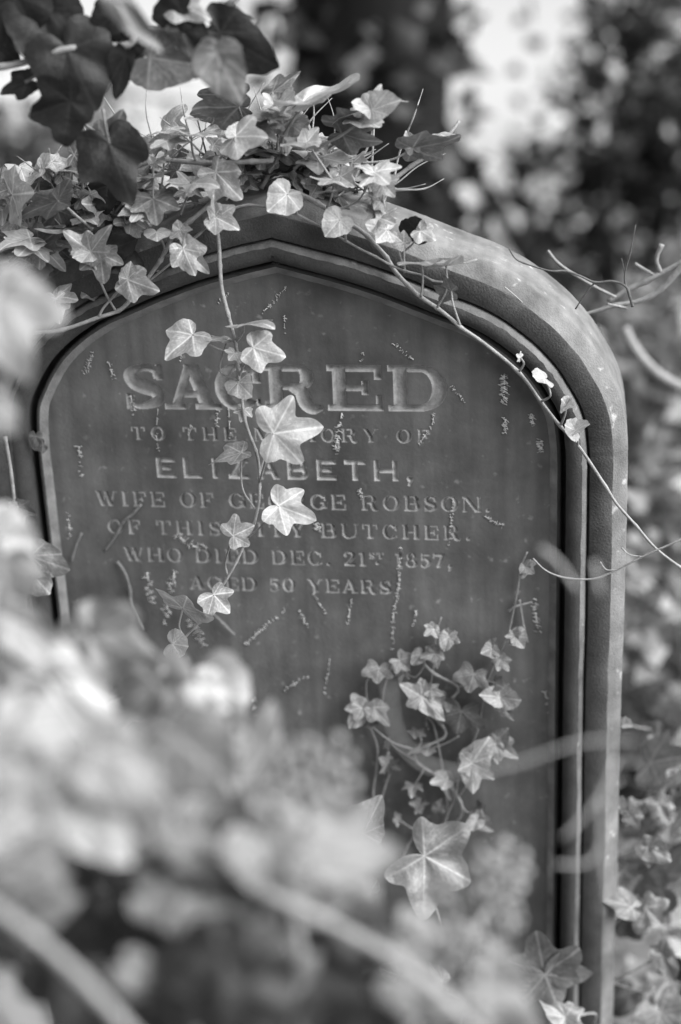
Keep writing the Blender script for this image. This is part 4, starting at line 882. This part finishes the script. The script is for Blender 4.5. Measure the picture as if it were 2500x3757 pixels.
# ================================================================ FOREGROUND IVY, out of focus
def umbel(mb_st, mb_bud, c, r, stalk_to):
    rs = random.Random(int(abs(c.x*1e5)+abs(c.z*1e5)))
    mb_st.tube([stalk_to, (stalk_to+c)/2 + Vector((.004, 0, .004)), c], .0013, 6, 4)
    n = 46
    for i in range(n):
        ph = math.acos(1-2*(i+.5)/n); th = math.pi*(1+5**.5)*i
        d = Vector((math.cos(th)*math.sin(ph), math.sin(th)*math.sin(ph), math.cos(ph)))
        p = c + (d + Vector((rs.uniform(-.2, .2), rs.uniform(-.2, .2), rs.uniform(-.2, .2))))*r*rs.uniform(.68, 1.02)
        if i % 2 == 0: mb_st.tube([c, p], .0005, 4, 1)
        mb_bud.ball(p, r*rs.uniform(.09, .18), 1.05, 5)
NZ = .8
def near(name, label, stems, leaves, balls=(), cat='ivy sprig', NZ=.90, dim=2):
    stems = [([(x, y, z*NZ) for x, y, z in P], a*NZ, b*NZ) for P, a, b in stems]; leaves = [(*l[:4], l[4]*NZ, *l[5:]) for l in leaves]; balls = [(x, y, z*NZ, q*NZ, sx, sy) for x, y, z, q, sx, sy in balls]
    f = stems[0][0][0] if stems else leaves[0]
    p0 = at_z(f[0], f[1], f[2] if stems else leaves[0][4]); root = empty(name, p0, label, cat); mb = MB(); bb = MB()
    for P, r0, r1 in stems:
        n = len(P); mb.tube([at_z(*p) for p in P], [r0+(r1-r0)*i/max(1, n-1) for i in range(n)], 8, 5, .2, .04)
    for k, lf in enumerate(leaves):
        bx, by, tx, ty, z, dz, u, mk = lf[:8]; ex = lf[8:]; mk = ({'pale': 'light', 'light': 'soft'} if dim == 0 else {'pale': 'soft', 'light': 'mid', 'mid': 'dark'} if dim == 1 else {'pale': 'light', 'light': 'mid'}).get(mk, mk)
        b_ = at_z(bx, by, z); t_ = at_z(tx, ty, z+dz); add_leaf(root, b_, b_+(t_-b_)*1.22, u*.7, mk, ex[0] if ex else ['adult', 'ivy3', 'heart'][k % 3], ex[1] if len(ex) > 1 else k % 4, ex[2] if len(ex) > 2 else 1., ex[3] if len(ex) > 3 else 0.)
    for px, py, z, r, sx, sy in balls: umbel(mb, bb, at_z(px, py, z), r, at_z(sx, sy, z))
    if mb.V: mb.build('stem', M['stem'], root, off=p0)
    if bb.V: bb.build('flower_buds', M['bud'], root, off=p0)
    return root
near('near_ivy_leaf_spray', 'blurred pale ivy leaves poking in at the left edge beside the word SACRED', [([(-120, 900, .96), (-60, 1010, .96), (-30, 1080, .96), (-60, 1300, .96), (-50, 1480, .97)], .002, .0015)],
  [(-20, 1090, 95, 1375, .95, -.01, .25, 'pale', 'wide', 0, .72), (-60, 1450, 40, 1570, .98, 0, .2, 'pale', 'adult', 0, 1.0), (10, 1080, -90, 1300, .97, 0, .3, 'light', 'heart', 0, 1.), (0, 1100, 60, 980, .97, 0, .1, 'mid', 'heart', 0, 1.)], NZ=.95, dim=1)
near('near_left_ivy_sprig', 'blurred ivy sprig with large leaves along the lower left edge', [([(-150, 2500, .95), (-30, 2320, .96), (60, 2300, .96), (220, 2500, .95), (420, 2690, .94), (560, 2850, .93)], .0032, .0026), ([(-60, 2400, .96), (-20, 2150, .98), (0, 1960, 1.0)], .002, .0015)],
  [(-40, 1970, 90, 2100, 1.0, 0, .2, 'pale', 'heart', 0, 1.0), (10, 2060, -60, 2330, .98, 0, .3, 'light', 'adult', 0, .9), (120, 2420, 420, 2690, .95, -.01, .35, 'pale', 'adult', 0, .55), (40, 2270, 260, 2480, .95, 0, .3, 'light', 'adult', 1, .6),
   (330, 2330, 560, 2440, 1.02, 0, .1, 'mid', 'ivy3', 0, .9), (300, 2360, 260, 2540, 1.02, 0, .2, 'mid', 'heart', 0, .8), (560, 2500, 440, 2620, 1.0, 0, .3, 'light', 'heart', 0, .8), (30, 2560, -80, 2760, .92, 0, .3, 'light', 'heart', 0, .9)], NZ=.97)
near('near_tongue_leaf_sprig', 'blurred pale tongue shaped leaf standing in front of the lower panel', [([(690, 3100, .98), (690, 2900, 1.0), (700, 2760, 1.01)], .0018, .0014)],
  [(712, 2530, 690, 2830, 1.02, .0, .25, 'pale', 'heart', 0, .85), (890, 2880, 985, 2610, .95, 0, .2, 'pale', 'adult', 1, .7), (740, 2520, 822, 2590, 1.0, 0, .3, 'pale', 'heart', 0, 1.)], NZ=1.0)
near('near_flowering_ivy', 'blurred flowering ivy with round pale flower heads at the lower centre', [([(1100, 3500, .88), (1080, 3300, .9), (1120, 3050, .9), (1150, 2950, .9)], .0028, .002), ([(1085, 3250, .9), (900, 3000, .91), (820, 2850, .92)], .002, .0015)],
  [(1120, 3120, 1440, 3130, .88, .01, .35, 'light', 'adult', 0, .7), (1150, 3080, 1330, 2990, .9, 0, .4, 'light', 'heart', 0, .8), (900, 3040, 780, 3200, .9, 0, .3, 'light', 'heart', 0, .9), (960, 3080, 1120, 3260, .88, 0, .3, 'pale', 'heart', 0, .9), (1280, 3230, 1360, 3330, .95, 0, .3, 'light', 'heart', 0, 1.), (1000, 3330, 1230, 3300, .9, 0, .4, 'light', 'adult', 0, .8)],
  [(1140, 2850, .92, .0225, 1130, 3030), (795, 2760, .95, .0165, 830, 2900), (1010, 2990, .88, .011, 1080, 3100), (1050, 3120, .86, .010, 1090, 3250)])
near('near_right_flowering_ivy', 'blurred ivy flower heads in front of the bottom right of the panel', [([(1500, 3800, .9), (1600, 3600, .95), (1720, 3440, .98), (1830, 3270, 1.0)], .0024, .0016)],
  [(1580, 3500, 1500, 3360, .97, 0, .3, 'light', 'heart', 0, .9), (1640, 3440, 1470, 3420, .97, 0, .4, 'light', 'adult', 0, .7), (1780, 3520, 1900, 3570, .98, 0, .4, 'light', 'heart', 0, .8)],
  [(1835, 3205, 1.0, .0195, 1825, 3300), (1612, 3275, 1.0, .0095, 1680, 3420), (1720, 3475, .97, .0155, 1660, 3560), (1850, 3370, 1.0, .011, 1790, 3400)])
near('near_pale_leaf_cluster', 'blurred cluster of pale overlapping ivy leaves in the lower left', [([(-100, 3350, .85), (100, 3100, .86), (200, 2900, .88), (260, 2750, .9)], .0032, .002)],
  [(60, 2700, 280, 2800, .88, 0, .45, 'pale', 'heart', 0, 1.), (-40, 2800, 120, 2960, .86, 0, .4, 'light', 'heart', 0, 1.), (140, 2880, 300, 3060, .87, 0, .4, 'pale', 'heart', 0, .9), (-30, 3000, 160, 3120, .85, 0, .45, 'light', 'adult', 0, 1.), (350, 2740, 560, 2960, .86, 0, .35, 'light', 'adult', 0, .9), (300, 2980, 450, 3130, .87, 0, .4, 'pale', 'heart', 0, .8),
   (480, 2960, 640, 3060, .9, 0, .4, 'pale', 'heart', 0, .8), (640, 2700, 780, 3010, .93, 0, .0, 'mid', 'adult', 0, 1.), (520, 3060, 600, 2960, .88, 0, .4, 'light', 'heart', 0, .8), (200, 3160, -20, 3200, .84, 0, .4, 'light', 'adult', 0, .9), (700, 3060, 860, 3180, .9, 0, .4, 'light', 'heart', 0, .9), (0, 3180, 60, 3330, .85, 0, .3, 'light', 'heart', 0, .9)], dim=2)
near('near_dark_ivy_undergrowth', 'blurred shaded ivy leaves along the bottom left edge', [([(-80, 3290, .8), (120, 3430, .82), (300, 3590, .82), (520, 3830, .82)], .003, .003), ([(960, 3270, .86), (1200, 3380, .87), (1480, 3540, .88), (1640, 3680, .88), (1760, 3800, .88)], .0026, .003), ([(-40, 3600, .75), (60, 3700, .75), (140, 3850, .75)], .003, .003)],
  [(200, 3250, 60, 3420, 1.2, 0, 0, 'dark', 'wide', 0, 1.3), (520, 3180, 420, 3380, 1.2, 0, 0, 'dark', 'wide', 0, 1.3), (760, 3200, 700, 3420, 1.2, 0, 0, 'dark', 'wide', 0, 1.3), (500, 3480, 320, 3620, 1.2, 0, 0, 'dark', 'wide', 1, 1.3), (760, 3560, 560, 3720, 1.2, 0, 0, 'dark', 'wide', 0, 1.3), (1080, 3460, 980, 3680, 1.2, 0, 0, 'dark', 'wide', 0, 1.3), (1320, 3600, 1160, 3780, 1.2, 0, 0, 'dark', 'wide', 1, 1.3), (640, 3120, 700, 3030, 1.1, 0, -.3, 'dark', 'heart', 0, 1.), (300, 3180, 420, 3270, 1.1, 0, -.3, 'dark', 'heart', 0, 1.2), (330, 3290, 200, 3420, 1.05, 0, -.2, 'dark', 'heart', 0, 1.), (430, 3280, 560, 3420, 1.05, 0, -.1, 'dark', 'heart', 0, 1.), (150, 3500, 420, 3480, 1.0, 0, -.1, 'dark', 'ivy3', 0, 1.),  # dark leaves added behind, standing for the shade in the gaps
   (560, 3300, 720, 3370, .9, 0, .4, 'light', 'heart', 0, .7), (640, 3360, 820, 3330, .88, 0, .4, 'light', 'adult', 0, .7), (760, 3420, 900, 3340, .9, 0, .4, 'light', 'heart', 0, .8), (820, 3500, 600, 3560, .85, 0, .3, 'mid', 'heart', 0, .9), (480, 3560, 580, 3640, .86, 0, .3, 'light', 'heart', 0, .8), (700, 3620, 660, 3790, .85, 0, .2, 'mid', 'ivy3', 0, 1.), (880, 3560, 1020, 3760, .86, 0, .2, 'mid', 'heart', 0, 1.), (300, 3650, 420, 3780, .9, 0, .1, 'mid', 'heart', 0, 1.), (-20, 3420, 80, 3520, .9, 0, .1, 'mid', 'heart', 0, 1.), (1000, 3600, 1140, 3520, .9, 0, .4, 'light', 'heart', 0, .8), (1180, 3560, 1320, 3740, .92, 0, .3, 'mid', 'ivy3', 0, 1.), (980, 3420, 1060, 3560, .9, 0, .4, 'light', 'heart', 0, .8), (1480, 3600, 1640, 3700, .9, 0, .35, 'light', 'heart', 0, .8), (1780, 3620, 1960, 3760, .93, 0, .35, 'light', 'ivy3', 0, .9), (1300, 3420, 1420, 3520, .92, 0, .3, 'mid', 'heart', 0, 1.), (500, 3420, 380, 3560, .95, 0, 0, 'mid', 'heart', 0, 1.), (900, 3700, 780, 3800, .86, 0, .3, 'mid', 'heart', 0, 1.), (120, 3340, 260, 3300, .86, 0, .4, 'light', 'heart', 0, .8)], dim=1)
def near_twig(label, paths):
    mb = MB(); p0 = at_z(*paths[0][0][0])
    for P, r in paths: mb.tube([at_z(*p) for p in P], r, 6, 5, .1)
    o = mb.build('near_stalk', M['stem'], None, p0); o.location = p0; tag(o, label, 'stalk')
near_twig('blurred pale stalk looping across the lower panel below the climbing ivy', [([(1425, 2510, .86), (1450, 2680, .86), (1540, 2790, .86), (1690, 2835, .86), (1900, 2800, .86), (2130, 2725, .86), (2330, 2715, .86)], .0009)])
near_twig('blurred forked stalk crossing the right moulding low down', [([(2260, 2790, .9), (2190, 2940, .9), (2060, 3080, .9)], .0011), ([(2200, 2930, .9), (2205, 3080, .9), (2160, 3165, .9), (2030, 3172, .9)], .0011), ([(2205, 3080, .9), (2230, 3300, .9)], .001)])
near_twig('blurred stub of stalk in front of the right moulding beside the curved twig', [([(1985, 2010, .92), (2050, 2065, .92), (2115, 2160, .92)], .0016), ([(2180, 2060, .92), (2200, 2180, .92)], .0017)])

# ================================================================ BACKGROUND
RS = np.random.RandomState(21)
def leaf_cloud(C_, R3, n, size, jitter=.4, up=.3, shell=False, clump=0):
    """n bent leaf faces filling an ellipsoid; returns verts, faces"""
    d = RS.normal(size=(n, 3)); d /= np.linalg.norm(d, axis=1)[:, None]
    r = (RS.rand(n)**(.2 if shell else .45))[:, None]
    if clump:
        ck = RS.normal(size=(clump, 3)); ck /= np.linalg.norm(ck, axis=1)[:, None]; ck *= (RS.rand(clump)**.4)[:, None]
        c = ck[RS.randint(clump, size=n)] + d*r*.30
    else: c = d*r
    c = c*np.array(R3) + np.array(C_)
    a = RS.normal(size=(n, 3)); a[:, 2] *= .5; a /= np.linalg.norm(a, axis=1)[:, None]
    nn = RS.normal(size=(n, 3)); nn[:, 2] += up*3; b = np.cross(nn, a); b /= np.linalg.norm(b, axis=1)[:, None]; nn = np.cross(a, b)
    L = (size*(1+jitter*RS.uniform(-1, 1, n)))[:, None]
    V = np.stack([c-a*L*.5, c-a*L*.1+b*L*.36+nn*L*.10, c+a*L*.5-nn*L*.1, c-a*L*.1-b*L*.36+nn*L*.10], 1).reshape(-1, 3)
    i = np.arange(n)*4
    F = np.concatenate([np.stack([i, i+1, i+2], 1), np.stack([i, i+2, i+3], 1)])
    return V, F
def bush(name, label, cat, ctr, R3, n, size, material, up=.3, clump=0, parts=(), group=None):
    root = empty(name, Vector((ctr.x, ctr.y, 0)), label, cat, group)
    V, F = leaf_cloud(ctr, R3, n, size, up=up, clump=clump); mesh('foliage', V, F, M[material], root, False, root.location)
    for (pn, mk, nn, sz, k) in parts:
        V, F = leaf_cloud(ctr, np.array(R3)*k, nn, sz, up=.5); mesh(pn, V, F, M[mk], root, False, root.location)
    mb = MB()
    for _ in range(9):
        e = Vector((ctr.x+random.uniform(-.7, .7)*R3[0], ctr.y+random.uniform(-.5, .5)*R3[1], ctr.z+random.uniform(-.2, .8)*R3[2])); s = Vector((ctr.x+random.uniform(-.1, .1), ctr.y, -.1))
        mb.tube([s, (s+e)/2+Vector((random.uniform(-.1, .1)*R3[0], 0, .1)), e], [.022, .014, .006], 6, 4)
    mb.build('branches', M['twig'], root, off=root.location); return root
# the big dark trunk behind the stone
def trunk(name, label, px, z, r, lean, h=7.):
    b = at_z(px, 900, z); root = empty(name, Vector((b.x, b.y, -.1)), label, 'tree'); mb = MB()
    P = [(b.x+lean*t, b.y, -.1+t) for t in (0, .3, .8, 1.6, 3., 5., h)]
    mb.tube([Vector(p) for p in P], [r*1.5, r*1.2, r*1.05, r, r*.95, r*.8, r*.6], 22, 6, 0, .05)
    mb.build('trunk', M['bark'], root, off=root.location); return root, b
tr, tb = trunk('ivy_clad_tree', 'massive dark tree trunk clad with ivy behind the headstone', 1318, 4.0, .185, .02)
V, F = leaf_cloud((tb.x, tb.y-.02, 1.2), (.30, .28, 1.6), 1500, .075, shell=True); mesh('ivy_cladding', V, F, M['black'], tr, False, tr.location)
mb = MB()
for k in range(7):
    a = random.uniform(0, 6.28); z0 = random.uniform(3., 6.); mb.tube([Vector((tb.x, tb.y, z0)), Vector((tb.x+1.2*math.cos(a), tb.y+1.2*math.sin(a), z0+.8)), Vector((tb.x+2.4*math.cos(a), tb.y+2.4*math.sin(a), z0+1.2))], [.07, .045, .02], 7, 5)
mb.build('limb', M['bark'], tr, off=tr.location)
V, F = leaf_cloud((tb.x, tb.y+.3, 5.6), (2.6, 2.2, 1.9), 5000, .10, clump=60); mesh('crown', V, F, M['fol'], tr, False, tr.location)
# pale leaves added before the trunk, standing for bright sky gaps
V = []; F = []
for (px, py, zz, s) in ((1345, 125, 3.7, .05), (1352, 200, 3.65, .055), (1302, 238, 3.65, .055), (1308, 296, 3.65, .05), (1330, 265, 3.7, .03)):
    c = np.array(at_z(px, py, zz)); i = len(V); V += [c+(-s*.45, 0, 0), c+(0, -.012, s*.4), c+(s*.5, -.004, .0), c+(0, .01, -s*.42)]; F.append((i, i+1, i+2, i+3))
mesh('sky_glint_leaves', V, F, M['pale'], tr, False, tr.location)
bush('holly_bush', 'large dark glossy bush with bright glints at the upper right', 'bush', at_z(2370, 560, 4.6), (.34, .45, .62), 1900, .07, 'fol', clump=60, parts=[('glint_leaves', 'folL', 200, .045, 1.0)])
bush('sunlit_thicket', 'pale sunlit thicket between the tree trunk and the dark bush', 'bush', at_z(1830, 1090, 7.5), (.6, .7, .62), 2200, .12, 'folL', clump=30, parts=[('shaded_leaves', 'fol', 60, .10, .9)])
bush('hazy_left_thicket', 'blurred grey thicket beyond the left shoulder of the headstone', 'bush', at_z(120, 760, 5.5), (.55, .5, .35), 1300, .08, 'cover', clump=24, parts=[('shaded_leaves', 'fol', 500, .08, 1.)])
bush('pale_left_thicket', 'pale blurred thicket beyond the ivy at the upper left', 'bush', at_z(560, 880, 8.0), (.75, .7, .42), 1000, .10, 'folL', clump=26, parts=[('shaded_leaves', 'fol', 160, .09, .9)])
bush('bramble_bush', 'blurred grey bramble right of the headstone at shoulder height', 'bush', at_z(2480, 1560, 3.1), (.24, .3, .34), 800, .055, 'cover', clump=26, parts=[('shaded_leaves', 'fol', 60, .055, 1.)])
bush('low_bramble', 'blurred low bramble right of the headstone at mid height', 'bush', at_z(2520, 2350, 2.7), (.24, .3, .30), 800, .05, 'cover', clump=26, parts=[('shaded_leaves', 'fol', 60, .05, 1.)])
# overhanging twigs with leaves against the bright sky, upper right and upper left
def hang(name, label, pts, z, n, sz, material, spread):
    p0 = at_z(*pts[0], z); root = empty(name, p0, label, 'branch'); mb = MB(); Q = [at_z(x, y, z) for x, y in pts]; mb.tube(Q, [.012-.008*i/len(Q) for i in range(len(Q))], 6, 5); mb.build('limb', M['twig'], root, off=p0)
    VV_, FF_ = [], []
    for i in range(n):
        q = random.choice(Q[1:]) + Vector((random.gauss(0, spread), random.gauss(0, spread), random.gauss(0, spread)))
        v, f = leaf_cloud(q, (.01, .01, .01), 1, sz); FF_.append(f+len(VV_)*4); VV_.append(v)
    mesh('foliage', np.vstack(VV_), np.vstack(FF_), M[material], root, False, p0)
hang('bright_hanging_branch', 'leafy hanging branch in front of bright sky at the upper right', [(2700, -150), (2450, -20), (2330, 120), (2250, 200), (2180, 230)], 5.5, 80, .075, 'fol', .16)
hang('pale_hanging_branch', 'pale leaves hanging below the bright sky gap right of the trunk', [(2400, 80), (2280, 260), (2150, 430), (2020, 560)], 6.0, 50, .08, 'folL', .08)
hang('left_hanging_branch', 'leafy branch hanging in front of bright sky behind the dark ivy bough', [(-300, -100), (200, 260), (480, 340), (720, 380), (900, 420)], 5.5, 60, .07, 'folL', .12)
near_twig('broad blurred pale stalk arching at the right edge below the branch', [([(2290, 1205, 2.1), (2345, 1300, 2.1), (2440, 1390, 2.1), (2600, 1460, 2.1)], .0065)])
tl, _ = trunk('leaning_sapling', 'thin dark leaning sapling stem crossing the pale thicket', 1760, 5.2, .02, -.0, 3.)
tl.rotation_euler = (0, rad(-32), 0); tl.location = at_z(2010, 1080, 5.2); tl.location.z -= .0
# ground ivy carpet: nobody could count it
Vs, Fs = [], []; n0 = 0
def carpet(n, xr, yr, sz, hi):
    global n0
    x = RS.uniform(*xr, n); y = RS.uniform(*yr, n); z = np.array([ground_z(a, b) for a, b in zip(x, y)]) + RS.rand(n)**2*hi
    v, f = leaf_cloud((0, 0, 0), (.001, .001, .001), n, sz, up=.8); v = v + np.repeat(np.stack([x, y, z], 1), 4, 0)
    Vs.append(v); Fs.append(f+n0); n0 += len(v)
carpet(2600, (.15, 1.6), (.0, 2.2), .055, .22); carpet(2500, (-1.5, 2.5), (1.5, 5), .06, .15); carpet(900, (-.9, .3), (-.9, -.1), .05, .15)
tag(mesh('ground_ivy', np.vstack(Vs), np.vstack(Fs), M['cover'], None, False), 'carpet of grey ground ivy around and behind the headstone', 'ground ivy', kind='stuff')
